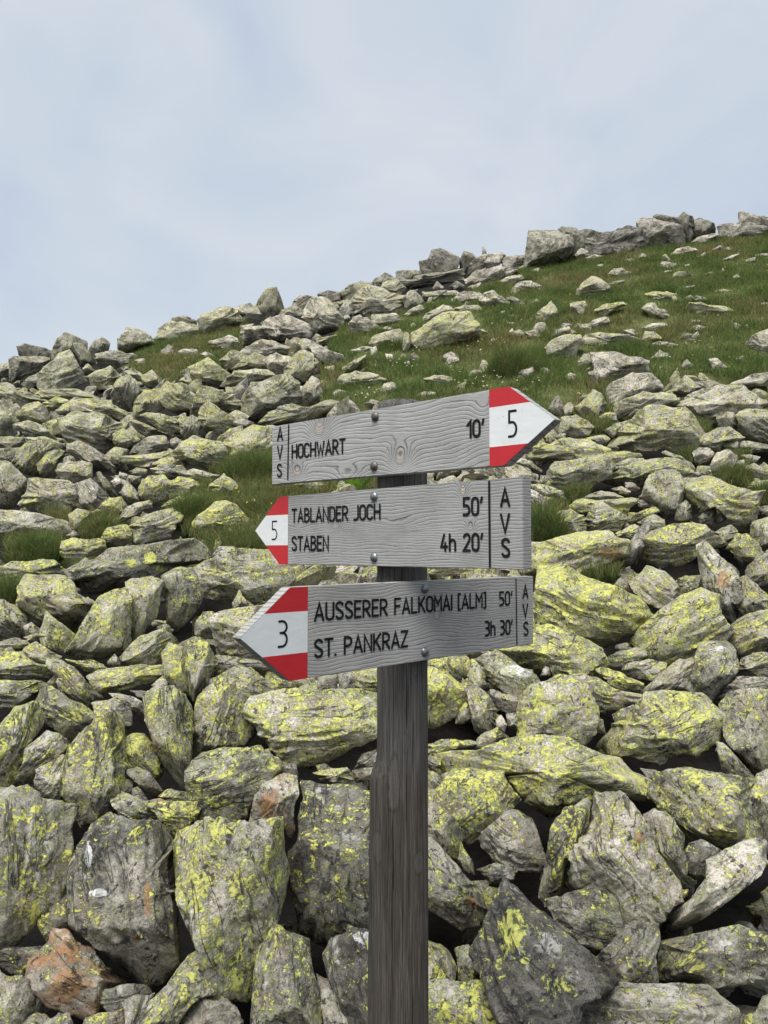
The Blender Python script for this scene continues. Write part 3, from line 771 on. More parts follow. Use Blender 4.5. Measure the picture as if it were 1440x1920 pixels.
-8,58 8,56 20,58 22,64 10,68 -4,66;404r;dark mottled rock left of the upper grass patch
26,74 34,70 40,76 44,82 36,84 28,80;602w;pale lichen chip rock under the upper grass patch
90,104 98,100 106,104 104,110 98,110;400r;small pale stone right of the dark blue grey triangle
@280 640 2.5
112,46 116,34 122,27 127,30 129,38 127,45 118,48;401w;cream coloured upright stone above the top sign
84,60 94,52 104,48 112,50 120,50 130,44 140,46 144,52 134,56 118,59 100,62 88,64;524s;dark bottomed ledge rock along the upper edge of the top sign
56,78 62,72 70,68 78,64 90,64 98,66 98,80 88,82 76,86 66,86 58,82;701r;pale lichen boulder left of the top sign above the grass
64,60 70,58 78,61 74,65 68,66 64,63;302r;-
52,72 60,66 68,64 70,67 62,72 55,78 51,75;502s;slanted grey rock left of the pale boulder by the top sign
22,82 26,76 34,72 44,74 52,76 56,82 58,92 56,98 46,97 34,92 22,90 18,86;711s;large yellow blotched boulder left of the grass by the top sign
24,98 34,96 46,99 56,100 50,106 36,106 26,104;501s;pale ledge below the large yellow blotched boulder
46,108 56,100 64,106 67,111 62,116 52,116;601w;pale lichen rock at the left rim of the large grass patch
104,108 114,104 126,104 132,108 130,112 114,113;701s;lichen rock seen between the top and middle signs
32,58 42,56 40,66 34,64;402r;-
2,92 10,88 20,88 28,92 26,96 12,96;602s;thin dark edged slab left of the large yellow blotched boulder
@480 500 2.5
18,36 22,32 30,30 36,34 38,39 28,40;504r;dark rounded rock leaning on the tall lichen pillar
30,24 36,22 46,23 46,26 38,30 30,30 24,29;502s;flat skyline rock left of the tall lichen pillar
37,34 40,28 48,24 54,26 60,32 64,38 64,44 60,50 50,52 44,52 42,44 38,40;601w;tall lichen pillar boulder near the middle of the skyline
47,20 54,18 63,19 62,23 56,25 48,24;404s;dark flat topped skyline rock with grass on it
62,34 66,27 72,25 73,36 68,38 64,38;502b;squarish rock right of the tall lichen pillar
72,36 73,26 78,20 86,15 92,18 100,20 108,22 113,22 112,30 104,34 96,34 84,36 76,36;511w;very wide grey slab forming the middle skyline
63,18 70,14 78,11 86,12 88,15 80,18 74,22 66,22;503s;layered skyline rock above the very wide grey slab
86,14 90,9 97,5 104,8 110,12 108,16 100,18 92,17;504r;dark rounded skyline rock right of the layered one
106,4 114,3 124,3 128,8 126,12 116,13 108,12 106,8;404s;stack of dark layers on the skyline below the jutting boulder
112,28 115,20 118,18 123,22 125,26 120,30 113,32;402w;grey pointed rock right of the very wide skyline slab
111,36 118,31 124,29 126,34 124,37 116,38;601w;pale rock propped on a little leg stone in the grass
87,40 88,36 96,36 104,35 109,40 104,43 94,45 90,43;501s;pale bench shaped slab in the grass
70,44 74,39 82,39 88,42 92,46 88,50 80,52 72,51;403b;grey mottled boulder in the grass left of the bench shaped slab
92,46 98,45 103,46 100,49 94,49;200r;-
65,38 69,36 71,40 66,41;200r;-
72,38 78,36 80,38 74,39;300r;-
86,58 90,52 100,49 107,47 112,52 112,58 108,61 96,62 88,62;702r;rounded lichen boulder with a dark shrub at its foot
111,50 115,50 116,57 113,66 110,62;501w;narrow split piece right of the rounded lichen boulder
46,54 56,52 62,50 60,54 52,57 46,57;500s;pale low stone below the tall lichen pillar
38,60 46,58 52,62 64,66 66,70 60,74 52,73 46,68;301s;smooth blue grey slab at the edge of the grass
64,76 72,72 82,66 83,68 74,77 66,80;601s;narrow pale blade of rock in the grass
70,63 80,60 86,60 86,64 76,65;400s;small flat stone left of the rounded lichen boulder with shrub
63,86 66,81 76,79 86,80 96,84 96,88 84,92 72,91 64,89;621s;flat brownish lichen rock in the grass above the top sign
93,94 96,88 102,87 106,90 104,94 98,96;301r;small white grey stone above the top of the post
118,97 126,94 134,94 134,99 122,100;350s;pinkish flat stone right above the top of the post
126,84 134,82 146,83 146,90 134,90 128,87;801s;low yellow stone in the grass above the top sign
22,78 28,68 38,66 43,70 42,78 38,86 30,86 24,83;701w;yellow lichen block left of the cream upright stone
97,66 102,66 104,70 99,71;300r;-
86,62 90,60 91,67 87,68;300w;-
111,72 115,71 116,75 112,76;100r;-
52,76 58,74 62,78 56,80;501r;-
@720 400 2.5
23,90 28,86 36,80 44,76 56,74 62,75 64,78 69,84 69,92 66,96 56,98 48,100 36,104 26,104 23,98;711s;biggest boulder in the meadow, rounded and lichen covered
30,78 36,73 44,69 49,70 52,74 44,77 36,80 31,82;601s;pale rock behind the biggest meadow boulder
53,71 60,69 70,69 75,73 66,74 58,74;701s;flat yellow stone right behind the biggest meadow boulder
28,36 34,34 36,29 42,27 48,30 55,33 54,38 50,42 44,46 36,44 30,40;404s;jutting grey boulder overhanging on the middle skyline
57,33 60,28 66,30 70,33 62,36 58,37;503w;small peaked rock left of the skyline pinnacle
73,31 74,25 76,26 79,30 76,32;103w;thin sharp pinnacle standing on the skyline
56,40 66,35 76,31 84,30 89,31 88,36 82,42 74,44 64,47 56,46;512w;long slanted slab under the skyline pinnacle
72,50 78,42 86,40 90,42 88,48 82,52 74,53;402w;grey triangular rock below the slanted slab under the pinnacle
86,48 92,42 100,42 98,46 92,48;401w;small rock left of the foot of the tall outcrop
89,34 98,32 106,32 106,40 100,42 92,40 89,37;403w;low rough rock between the pinnacle and the tall outcrop
85,52 92,48 102,46 105,49 98,54 88,54;601s;pale yellow slab in front of the tall outcrop
96,57 102,52 110,51 116,54 119,58 110,59 104,60 98,59;401w;grey heap like rock below the tall outcrop
107,40 108,30 110,20 110,14 118,13 128,14 138,17 140,24 138,32 136,36 126,36 120,42 110,42;503b;tall square outcrop with yellow patches on the skyline
130,14 135,11 144,12 152,20 152,30 142,34 138,32 140,20;404b;dark rugged block attached right of the tall square outcrop
10,43 20,43 27,43 28,48 24,52 14,52 10,50;403s;layered dark rock left of the jutting skyline boulder
28,42 34,42 46,46 40,50 28,50;105s;-
31,60 44,58 54,58 56,62 48,63 40,65 30,63;401s;long flat pale stone in the upper meadow
53,64 56,60 64,59 72,60 74,64 66,67 58,67;401r;wide pale hump of rock in the upper meadow
72,66 76,60 82,58 86,62 92,66 98,68 94,70 84,71 78,71;501w;tent shaped pale rock in the upper meadow
91,64 96,62 104,66 107,69 100,70;304w;dark backed stone at the right of the tent shaped rock
49,56 54,51 60,54 61,58 56,59;305w;dark split stone with a triangular shade in the upper meadow
60,50 65,47 70,50 68,54 62,54;401w;pale stone right of the dark split stone
37,56 40,51 44,55 46,58 38,58;302w;small pointed stone left of the dark split stone
109,68 114,64 117,66 116,68;302w;small grey wedge alone in the upper meadow
113,80 116,74 122,70 125,66 129,72 130,76 126,81 118,82 114,82;801w;yellow pear shaped rock standing in the meadow
112,88 114,83 120,82 122,86 121,90 115,90;302b;small grey block below the yellow pear shaped rock
92,92 100,88 104,90 100,93;301w;-
104,88 112,90 118,94 110,94;301s;-
122,101 128,95 136,92 146,92 150,96 144,102 144,108 138,110 128,108 123,106;441b;pinkish brown boulder with a dark face in the meadow
126,92 130,88 138,85 140,88 134,92 128,94;601s;slim lichen stone on top of the pinkish brown boulder
93,77 98,76 101,78 94,79;300s;-
87,74 91,73 91,77 88,77;100r;-
73,87 78,89 77,91 73,89;100s;-
78,98 82,93 84,97 80,99;100w;-
92,82 98,82 98,84 93,84;300s;-
0,52 10,50 16,56 14,62 4,64 -4,60;402w;mottled grey rock below the layered dark skyline rock
14,64 20,58 26,62 24,70 16,71;402w;grey upright slab left of the long flat pale stone
44,107 50,104 56,108 54,112 45,111;350r;pink stone under yellow flowers in the meadow
@1080 380 2.5
47,16 51,12 58,12 68,13 77,17 78,24 80,32 72,35 62,35 54,34 48,34 47,24;303b;biggest block of the skyline outcrop at upper right
58,12 62,8 70,10 76,11 80,7 86,10 90,14 86,17 76,17 68,13;304s;jagged rock layer on top of the biggest skyline block
88,14 94,12 102,15 104,18 102,22 92,23 89,20;304b;dark block at the right end of the skyline outcrop
77,17 86,18 88,22 84,25 79,25;322s;tan layered piece right of the biggest skyline block
28,24 32,20 40,18 46,20 47,30 46,34 40,35 34,30;307s;black shaded rock left of the biggest skyline block
6,30 14,26 22,28 28,34 20,36 8,34;304r;low dark rock in the middle of the upper right outcrop
0,22 8,20 16,22 26,22 28,28 18,28 6,29;305s;dark crest rock right of the tall square outcrop
-2,40 4,34 10,37 9,41 2,44;402w;grey stone below the dark crest rock
8,36 14,31 18,34 16,39 10,39;402r;-
18,34 24,34 24,40 19,40;402b;-
24,32 32,31 38,36 32,40 25,40;303r;rough grey stone below the black shaded rock
8,41 14,39 20,40 16,43 8,44;401s;-
86,30 92,26 100,24 108,24 98,31 90,32;201s;pale sloping rock right of the biggest skyline block
108,17 116,15 126,15 144,16 156,17 156,22 140,21 126,22 110,22;303s;long flat rock ledge on the far right skyline
123,8 126,7 132,9 144,11 156,13 156,17 140,16 126,16 124,13;302w;slanting spire on the far right skyline ledge
71,39 76,35 84,33 90,35 92,38 82,41 76,40;501r;rounded pale rock just below the biggest skyline block
90,41 97,37 98,39 94,43;301w;small pointed stone right of the rounded pale upper rock
108,44 116,40 122,38 122,40 116,43;501s;thin pale blade stone high in the meadow
126,45 130,42 135,41 134,44 130,46;401s;-
132,40 140,38 154,38 154,40 140,41;501s;-
103,35 108,32 111,35 106,38;302b;small grey stone high on the slope, left of two
110,36 114,33 117,35 112,38;302w;small grey stone high on the slope, right of two
62,49 65,44 72,45 76,46 74,49 66,50;501b;small pale block in the upper right meadow
63,53 68,51 72,51 68,54;301s;-
23,56 27,51 34,49 41,53 36,55 28,57;401r;grey hump stone left in the upper right meadow
0,68 5,61 12,56 18,58 24,63 25,68 20,71 10,72 0,72;701r;rounded lichen boulder in the right meadow
22,62 30,59 36,58 36,60 26,63;501s;thin flat stone right of the rounded lichen meadow boulder
51,69 58,67 68,67 74,68 76,71 70,74 60,72 53,71;701s;flat yellow topped rock in the right meadow
74,67 82,63 90,62 86,64 78,66;601s;thin yellow sliver of rock in the right meadow
102,67 110,65 118,66 112,68;601s;flat pale sliver near the right side of the meadow
83,80 86,75 94,75 102,77 110,78 118,81 112,84 100,83 90,85;801s;long low yellow lichen rock in the right meadow
80,72 86,69 88,72 84,74;301r;-
86,73 90,70 96,71 99,74 92,75;601r;small domed stone behind the long low yellow rock
50,80 54,76 60,76 62,80 66,80 70,85 68,89 60,88 54,84;601b;pale boulder with a dark notch in the right meadow
14,81 20,77 30,75 37,77 30,80 24,84 19,87 18,83;701w;yellow lichen wedge in the right meadow
-4,76 6,74 8,78 5,84 -3,83;401b;pale cube rock left of the yellow lichen wedge
8,92 14,88 22,86 25,90 18,94 14,96;501w;pale tilted stone below the yellow lichen wedge
2,92 10,91 13,97 6,98;502r;small stone left of the pale tilted stone
5,103 10,99 24,99 38,99 46,102 46,106 36,107 24,110 10,109 5,107;541s;long pinkish block lying in the right meadow
36,96 42,95 47,98 46,101 38,99;150b;small reddish brick like stone behind the long pinkish block
48,94 56,91 66,90 68,92 60,97 50,97;501s;pale flat rock right of the small reddish stone
48,106 52,97 58,97 64,102 60,104 52,106;701w;yellow pointed rock at the right end of the long pinkish block
52,107 62,104 70,105 77,107 72,109 60,110;301s;smooth low slab half sunk in grass below the yellow pointed rock
84,95 90,92 97,93 96,97 88,98;303s;dark layered stone in the right meadow
76,103 82,98 87,99 84,104;205r;-
86,101 91,97 93,101 88,104;400b;small pale block in front of the dark layered stone
115,93 119,90 124,92 122,95 116,95;301b;small grey stone alone at the right of the meadow
84,90 90,88 100,89 92,91;301s;-
117,56 121,54 125,57 120,59;401r;small white grey stone far right in the upper meadow
108,53 110,49 113,53;301w;-
97,53 102,52 104,54 98,54;301s;-
81,47 85,46 86,49 82,49;401r;-
36,43 42,42 45,45 38,46;301r;-
46,42 50,38 53,40 50,43;401r;-
136,76 142,75 150,77 144,78;401s;-
16,47 20,46 22,49 17,50;301r;-
@1080 380 2.5
-6,28 8,24 26,22 46,20 48,30 46,38 30,41 12,42 -6,42;305b;dark rock mass at the back of the upper right outcrop
@720 400 2.5
0,50 20,46 40,44 56,42 58,52 40,56 20,58 0,58;404b;dark rock mass under the jutting skyline boulder
@1080 600 2.5
11,25 20,24 30,25 42,28 52,31 52,38 48,42 38,42 30,45 20,48 16,42 15,34;201b;white grey block with rippled layers right of the top sign
1,32 6,26 12,25 15,34 10,36 3,36;502r;rounded lichen rock left of the white rippled block
24,54 26,49 34,45 42,41 54,41 60,46 63,52 58,55 48,56 36,60 28,66 24,64;401w;pale craggy rock below the white rippled block
27,70 32,62 40,58 50,55 60,55 70,56 75,60 74,64 64,66 52,68 42,72 34,74 28,74;721s;yellow mottled rock between the craggy rock and the big pinkish boulder
26,96 30,86 36,78 44,72 56,66 68,66 80,67 88,76 93,84 90,90 86,98 84,102 74,102 66,96 56,95 42,97 30,98;631w;big pinkish boulder with a yellow crusted crown at right
75,64 84,60 96,55 110,51 122,50 130,56 140,61 142,63 136,67 122,68 118,74 106,72 106,80 96,78 88,74 82,68;301w;large pale layered slab tilted up at the right
71,54 76,48 82,42 86,44 92,49 94,51 86,55 78,55;611w;pyramid shaped lichen stone above the large tilted slab
78,60 84,56 92,53 100,50 103,53 94,57 86,60;601s;flat stone behind the large tilted slab
114,51 120,46 134,41 156,38 156,48 140,50 126,50;302s;long grey rock rising to the right edge above the tilted slab
122,72 128,68 144,67 156,68 156,90 142,92 130,88 124,82;622b;square tan lichen block at the right edge below the tilted slab
89,92 96,86 106,82 114,81 120,84 126,89 120,92 112,90 106,98 100,100 92,98;202w;plain grey peaked rock right of the big pinkish boulder
106,72 112,69 118,70 121,78 122,82 114,82 108,80;601b;small lichen block under the large tilted slab
53,30 62,24 68,25 72,29 64,30;251r;brown low stone in the grass right of the white rippled block
99,29 106,29 113,35 106,39 102,35;501w;oval pale stone in the dark grass at right
119,29 125,27 126,32 120,33;202r;small grey round stone in the grass near the right edge
78,36 83,29 88,34 84,38;302w;dull stone sunk in dark grass at right
0,66 6,60 12,54 18,56 22,63 20,69 12,73 4,72;521w;brownish pointed rock right of the tip of the top sign
11,54 14,52 20,58 23,64 20,66;701w;yellow ridged stone leaning on the brownish pointed rock
1,60 6,55 10,57 4,62;204w;-
15,74 22,70 30,70 30,76 22,77;601s;pale low stone below the brownish pointed rock
-10,74 0,72 8,76 13,81 8,87 -4,88 -12,84;501w;grey triangular rock just below the tip of the top sign
22,83 30,78 38,76 34,84 28,88;501s;pale stone left of the big pinkish boulder
9,40 16,38 19,46 16,50 12,46;205r;dark stone under the left end of the white rippled block
128,20 134,12 144,8 156,8 156,26 142,27 134,24;421w;pale tan boulder cut by the right edge in the meadow
@960 800 1.6667
22,34 30,26 44,22 54,16 66,14 84,15 96,19 105,25 104,31 92,36 74,39 56,40 40,40 26,38;621s;wide pale tan slab below the tip of the top sign
44,50 52,40 70,38 88,36 100,33 108,38 112,46 108,54 96,62 86,64 74,66 64,68 54,71 48,64 43,58;644b;dark brown fronted boulder with a yellow mossy top
100,34 112,29 126,28 142,30 144,36 134,40 120,42 112,48 108,40;801s;yellow slab right of the dark brown fronted boulder
5,40 12,36 22,40 32,48 32,52 24,50 14,46 6,44;501s;narrow pale stone above the right end of the middle sign
-6,47 6,44 18,48 28,58 32,64 22,66 8,64 -6,60;351s;tan striped stone behind the upper right corner of the middle sign
22,66 34,65 46,68 56,72 62,84 60,86 48,80 38,78 28,76;301s;pale slab above the grass right of the middle sign
18,70 28,74 38,82 40,88 34,92 18,90;101s;white grey rock touching the right edge of the middle sign
40,110 46,102 56,96 66,94 76,98 84,104 84,112 80,118 66,121 52,120 44,120;602r;rounded rock overgrown with grass right of the middle sign
81,108 86,98 96,86 104,88 114,96 124,102 130,104 122,114 114,120 100,120 86,118 82,114;602w;dark diamond shaped rock right of the grassy rounded rock
64,92 72,84 84,80 96,84 110,84 124,82 138,80 138,84 128,94 124,102 112,94 100,86 92,90 86,97 74,96;702s;flat yellow topped slab behind the diamond shaped rock
74,82 84,77 100,73 112,74 124,80 110,83 96,83 84,80;502s;grey low slab behind the flat yellow topped slab
14,130 20,126 34,122 56,120 80,119 104,118 116,122 128,128 128,138 126,146 110,152 96,158 80,164 66,166 40,164 14,164;631s;huge flat lichen slab with a peeled tan patch right of the middle sign
24,24 30,19 40,19 44,22 34,26;701s;-
48,12 54,7 60,8 60,14 52,16;101r;-
39,12 44,8 48,14 48,20 42,20;601r;-
84,14 92,11 104,10 110,14 104,22 96,19;701s;yellow flecked ledge left of the big pinkish boulder
32,56 38,55 40,60 36,66 32,64;301r;-
112,126 120,118 132,112 142,112 142,120 132,128;602r;small lichen rocks right of the diamond shaped rock
@1080 800 2.5
16,41 22,37 34,32 46,27 58,25 70,24 80,28 86,35 84,42 78,40 74,34 62,34 54,36 48,44 40,46 30,44 20,43;604s;long arched slab with a dark underside at right
24,33 30,28 40,24 52,24 48,27 36,31 26,35;301s;thin white grey slab lying above the long arched slab
62,20 68,18 78,22 84,26 89,32 86,33 78,26 70,23;402s;thin curved sliver on top of the long arched slab
48,53 52,46 56,38 60,35 72,34 76,36 80,42 80,50 77,58 72,64 66,69 62,64 60,58 54,55;633r;gnarled brown rock with a yellow cap below the arched slab
83,48 84,40 90,39 98,41 104,39 112,43 120,47 132,47 139,48 139,58 136,66 132,74 128,80 118,76 112,66 104,60 96,64 88,60 80,55;632b;large angular block with a black shaded underside at the right
74,68 76,60 82,56 86,60 86,68 80,71 74,71;301w;smooth grey tooth shaped stone below the gnarled brown rock
92,68 98,63 105,60 105,66 102,74 94,72;302w;pointed grey stone under the large angular block, left of two
104,70 108,65 113,64 112,70 106,73;302w;small grey stone under the large angular block, right of two
47,84 52,82 62,80 72,75 84,74 94,75 100,80 104,84 110,88 108,91 98,92 90,98 80,102 66,104 56,102 50,98 48,92;603s;long bench like lichen slab at the right
36,98 40,88 46,78 52,71 55,74 54,82 50,92 46,102 40,103;104w;dark grey blade of rock standing left of the long bench slab
47,73 52,69 60,67 66,70 66,76 60,80 55,80 53,74;323b;purplish grey stone above the dark grey blade
39,70 44,66 52,62 58,60 62,64 58,67 50,70 42,73;722s;yellow tan stone left of the gnarled brown rock
38,76 44,73 46,76 42,82 36,80;701r;bright lichen stone left of the dark grey blade
30,80 36,77 38,82 32,84;601r;-
116,88 120,82 128,81 134,86 140,94 136,99 126,100 118,95 114,92;601r;round pale lichen boulder near the right edge
104,80 110,76 116,74 121,79 118,84 112,86;401w;grey splinter left of the round pale lichen boulder
131,84 134,72 144,69 156,68 156,92 142,90 136,86;343b;reddish brown rock at the right edge
134,66 140,60 156,59 156,68 138,68;331s;tan flat stone at the right edge above the reddish brown rock
129,108 138,98 146,93 156,92 156,112 140,118 130,114;603w;mossy sloping rock at the right edge below the reddish one
88,20 92,16 100,17 103,20 100,26 92,30;301r;pale rounded stone beside grass right of the big pinkish boulder
101,30 106,20 114,18 120,22 120,28 114,32 106,34 102,34;421r;tan round stone right of the pale rounded one
90,34 92,30 100,30 102,38 96,40 88,36;602w;small lichen wedge above the large angular block
124,22 130,21 138,23 134,27 127,27;202r;small grey oval stone near the right edge grass
120,26 126,25 127,31 122,32;301w;-
128,30 134,28 143,32 150,36 144,40 132,38 128,34;401s;pale flat rock at the right edge by the small grass tuft
126,46 134,41 144,40 150,44 142,47;401r;-
108,17 114,11 121,11 122,18 116,19;342b;brownish block under the plain grey peaked rock
122,12 130,11 144,13 156,15 156,19 140,18 126,20;303s;low grey slab at the right edge below the square tan block
96,102 100,104 105,106 100,112 94,110;104r;-
44,56 50,55 56,58 54,61 48,60;303r;-
36,42 42,42 48,46 44,49 38,46;104r;-
26,47 34,45 41,48 38,52 32,50;403r;small shaded stone under the long arched slab
@840 560 2.0833
61,72 66,65 76,62 78,66 72,72 62,74;201w;smooth grey domed stone left of the dark grass clump
48,57 54,54 64,56 70,58 62,60 50,60;203s;flat grey stone above a dark crevice in the meadow
16,70 22,65 30,64 34,67 24,70 18,72;301s;flat grey stone in flowery grass above the top sign
54,62 62,66 58,69 53,67;105s;-
62,60 76,59 77,62 66,64;202s;-
91,99 96,90 99,88 102,92 103,100 102,107 98,104;243w;brown pointed stone touching the upper edge of the top sign tip
104,98 108,94 113,96 112,104 108,108 105,105;501w;pale upright stone right of the brown pointed one
104,72 110,67 115,69 115,75 106,75;401r;pale rounded stone right of the dark grass clump
-4,60 2,52 10,55 8,60;440r;-
55,30 58,27 60,32 56,33;200r;-
60,30 64,28 70,32 66,35 60,34;401w;-
70,30 78,28 84,34 84,36 76,34;401s;-
100,25 104,22 112,23 110,26 102,27;302s;-
93,33 98,28 105,26 107,29 100,34 94,35;501s;-
105,32 108,28 115,30 114,34 107,34;301r;-
"""


def parse_rocks(txt):
    rows = []
    for ln in txt.strip().splitlines():
        if ln[0] == '@':
            ox, oy, sc = map(float, ln[1:].split())
            continue
        p, c, lab = ln.split(';')
        pts = np.array([tuple(map(float, q.split(','))) for q in p.split()])
        pts = pts * sc + np.array([ox, oy])
        x, y = pts[:, 0], pts[:, 1]
        area = 0.5 * np.sum(x * np.roll(y, -1) - np.roll(x, -1) * y)
        if area < 0: pts = pts[::-1]
        rows.append(dict(pts=pts, area=abs(area), lich=int(c[0]) / 9, stain=int(c[1]) / 9, dark=int(c[2]) / 9, shape=c[3], label=lab))
    return rows


ROWS = parse_rocks(ROCK_OUTLINES)
POST_XY = (0.0364, 1.535)

# turf areas, as outlines seen in the photograph and laid on the slope
TURF = [
    [(620, 640), (600, 690), (600, 752), (720, 760), (1000, 790), (1060, 770), (1130, 790), (1210, 740), (1260, 705), (1330, 700), (1420, 720), (1440, 720), (1900, 860), (1900, 300), (1440, 380), (1250, 400), (1090, 455), (1000, 498), (900, 538), (840, 562), (760, 585), (700, 592), (640, 615)],
    [(230, 670), (330, 600), (470, 580), (455, 650), (410, 705), (350, 700), (330, 715), (290, 725), (255, 700)],
    [(195, 655), (225, 640), (225, 655), (200, 662)],
    [(410, 850), (515, 835), (560, 870), (600, 920), (560, 960), (530, 1005), (480, 1030), (400, 1055), (370, 1010), (325, 995), (330, 930), (380, 905)],
    [(148, 962), (225, 965), (222, 1012), (160, 1012)],
    [(5, 1010), (110, 998), (125, 1042), (20, 1058)],
    [(76, 950), (130, 955), (128, 985), (85, 975)],
    [(-40, 1092), (32, 1092), (38, 1132), (-40, 1132)],
    [(985, 945), (1065, 945), (1065, 1012), (985, 1012)],
    [(1060, 900), (1090, 895), (1110, 925), (1070, 940)],
    [(1285, 815), (1320, 820), (1312, 865), (1290, 868)],
    [(1350, 850), (1410, 850), (1412, 912), (1350, 905)],
    [(1425, 885), (1470, 885), (1470, 950), (1428, 945)],
    [(1090, 1065), (1162, 1058), (1162, 1080), (1090, 1080)],
    [(1090, 780), (1150, 790), (1140, 808), (1095, 805)],
    [(1300, 785), (1335, 790), (1330, 815), (1300, 812)],
    [(580, 890), (720, 880), (720, 930), (580, 930)],
]
TURF = [np.array(p, float) for p in TURF]


def in_poly(px, py, poly):
    x0, y0 = poly.min(0)
    x1, y1 = poly.max(0)
    res = np.zeros(len(px), bool)
    k = np.nonzero((px >= x0) & (px <= x1) & (py >= y0) & (py <= y1))[0]
    if not len(k): return res
    a, b = px[k], py[k]
    c = np.zeros(len(k), bool)
    for i in range(len(poly)):
        xa, ya = poly[i - 1]
        xb, yb = poly[i]
        if ya == yb: continue
        cond = (ya > b) != (yb > b)
        c ^= cond & (a < (xb - xa) * (b - ya) / (yb - ya) + xa)
    res[k] = c
    return res


def turf_mask(x, y):
    p = np.stack([x, y, surf(x, y)], 1)
    px, py = project(p)
    ok = y > 1.5
    m = np.zeros(len(x), bool)
    for poly in TURF: m |= in_poly(px, py, poly)
    beyond = (y > 20.6) & (x > -2)                    # over the crest and to the right the meadow goes on
    right = (x / np.maximum(y, 0.1) > 0.5) & (y > 9)
    left = (x / np.maximum(y, 0.1) < -0.95) & (y > 3) | (y > 24)
    return (m & ok) | beyond | right | left


def build_ground():
    s = np.linspace(-1, 1, 181)
    xs = np.sinh(s * 4.2) / np.sinh(4.2) * 300
    y1 = np.concatenate([-np.geomspace(60, 0.3, 26), np.linspace(-0.2, 24, 190), np.geomspace(24.4, 380, 40)])
    X, Y = np.meshgrid(xs, y1)
    x, y = X.ravel(), Y.ravel()
    g = turf_mask(x, y).astype(float).reshape(X.shape)
    for _ in range(2):
        gp = np.pad(g, 1, mode='edge')
        g = (gp[1:-1, 1:-1] * 4 + gp[:-2, 1:-1] + gp[2:, 1:-1] + gp[1:-1, :-2] + gp[1:-1, 2:]) / 8
    g = g.ravel()
    drop = np.interp(y, [1.4, 2.0, 6.0, 12.0, 17.0, 19.0], [0.0, 0.36, 0.55, 0.36, 0.08, 0.0])
    z = surf(x, y) - drop * (1 - g)
    z = z + 0.05 * fbm(np.stack([x * 0.9, y * 0.9, 0 * x], 1), 3) * np.clip(y / 6, 0.1, 1)
    ny, nx = X.shape
    i = np.arange(ny * nx).reshape(ny, nx)
    q = np.stack([i[:-1, :-1], i[:-1, 1:], i[1:, 1:], i[1:, :-1]], -1).reshape(-1, 4)
    me = mesh_np('ground', np.stack([x, y, z], 1), None, q)
    attr(me, 'turf', 'FLOAT', g)
    o = link('ground', me, ground_material())
    return tag(o, kind='structure')


build_ground()

# ------------------------------------------------------------------ rocks
_ico = {}


def ico(level):
    if level not in _ico:
        bm = bmesh.new()
        bmesh.ops.create_icosphere(bm, subdivisions=level, radius=1.0)
        v = np.array([q.co[:] for q in bm.verts])
        f = np.array([[q.index for q in p.verts] for p in bm.faces], dtype=np.int32)
        bm.free()
        v /= np.linalg.norm(v, axis=1)[:, None]
        _ico[level] = (v, f)
    return _ico[level]


def radial(pts2, ang):
    """distance from the origin to the outline in each direction"""
    best = np.full(len(ang), 0.0)
    c, s = np.cos(ang), np.sin(ang)
    n = len(pts2)
    for i in range(n):
        a, b = pts2[i], pts2[(i + 1) % n]
        e = b - a
        den = c * e[1] - s * e[0]
        den = np.where(np.abs(den) < 1e-12, 1e-12, den)
        t = (a[0] * e[1] - a[1] * e[0]) / den
        k = (a[0] * s - a[1] * c) / den
        ok = (t > 0) & (k >= -1e-6) & (k <= 1 + 1e-6)
        best = np.where(ok & (t > best), t, best)
    return best


def rock_shape(level, rad_fn, size, facets, rng, ridge_k=36.0, rough=1.0, fol=None, aspect=None):
    """closed stone: star-shaped body cut by plane facets, then broken up with layered noise.
    local axes: 0 right, 1 up, 2 towards the viewer's side"""
    d, f = ico(level)
    if aspect is not None:
        d = d * np.asarray(aspect)
        d = d / np.linalg.norm(d, axis=1)[:, None]
    q = np.sqrt(d[:, 0] ** 2 + d[:, 1] ** 2)
    ang = np.arctan2(d[:, 1], d[:, 0])
    # warp: sample direction gets its depth squeezed so that flat stones keep even triangles
    inv = (q / np.maximum(rad_fn(ang), 1e-6)) ** ridge_k
    for n, h in facets:
        dn = np.maximum(d @ n, 0) / h
        inv = inv + dn ** ridge_k
    r = inv ** (-1.0 / ridge_k)
    p = d * r[:, None]
    off = rng.uniform(-50, 50, 3)
    if fol is None:
        fol = np.array([rng.normal() * 0.4, 1.0, rng.normal() * 0.5]); fol /= np.linalg.norm(fol)
    a = np.cross(fol, [0.3, 0.2, 1.0]); a /= np.linalg.norm(a)
    b = np.cross(fol, a)
    rc = np.stack([p @ a, p @ b, p @ fol], 1)
    qn = rc / size
    n1 = fbm(qn * 1.7 + off, 4, 0.55)
    n2 = fbm(qn * np.array([2.2, 2.2, 7.5]) + off * 1.3, 4, 0.58)
    lay = qn[:, 2] * 6.0 + 0.7 * fbm(qn * 1.3 + off, 2)
    saw = lay - np.floor(lay)
    saw = np.where(saw < 0.85, saw / 0.85, (1 - saw) / 0.15) - 0.5
    n3 = np.abs(fbm(qn * 4.5 + off * 0.7, 4, 0.6))
    disp = size * rough * (0.016 * n1 + 0.015 * n2 + 0.045 * saw * np.clip(n1 * 1.8 + 0.40, 0, 1) - 0.022 * n3)
    p = p + d * disp[:, None]
    return p, f, rc + off * 0.37


MINH = [0.1]


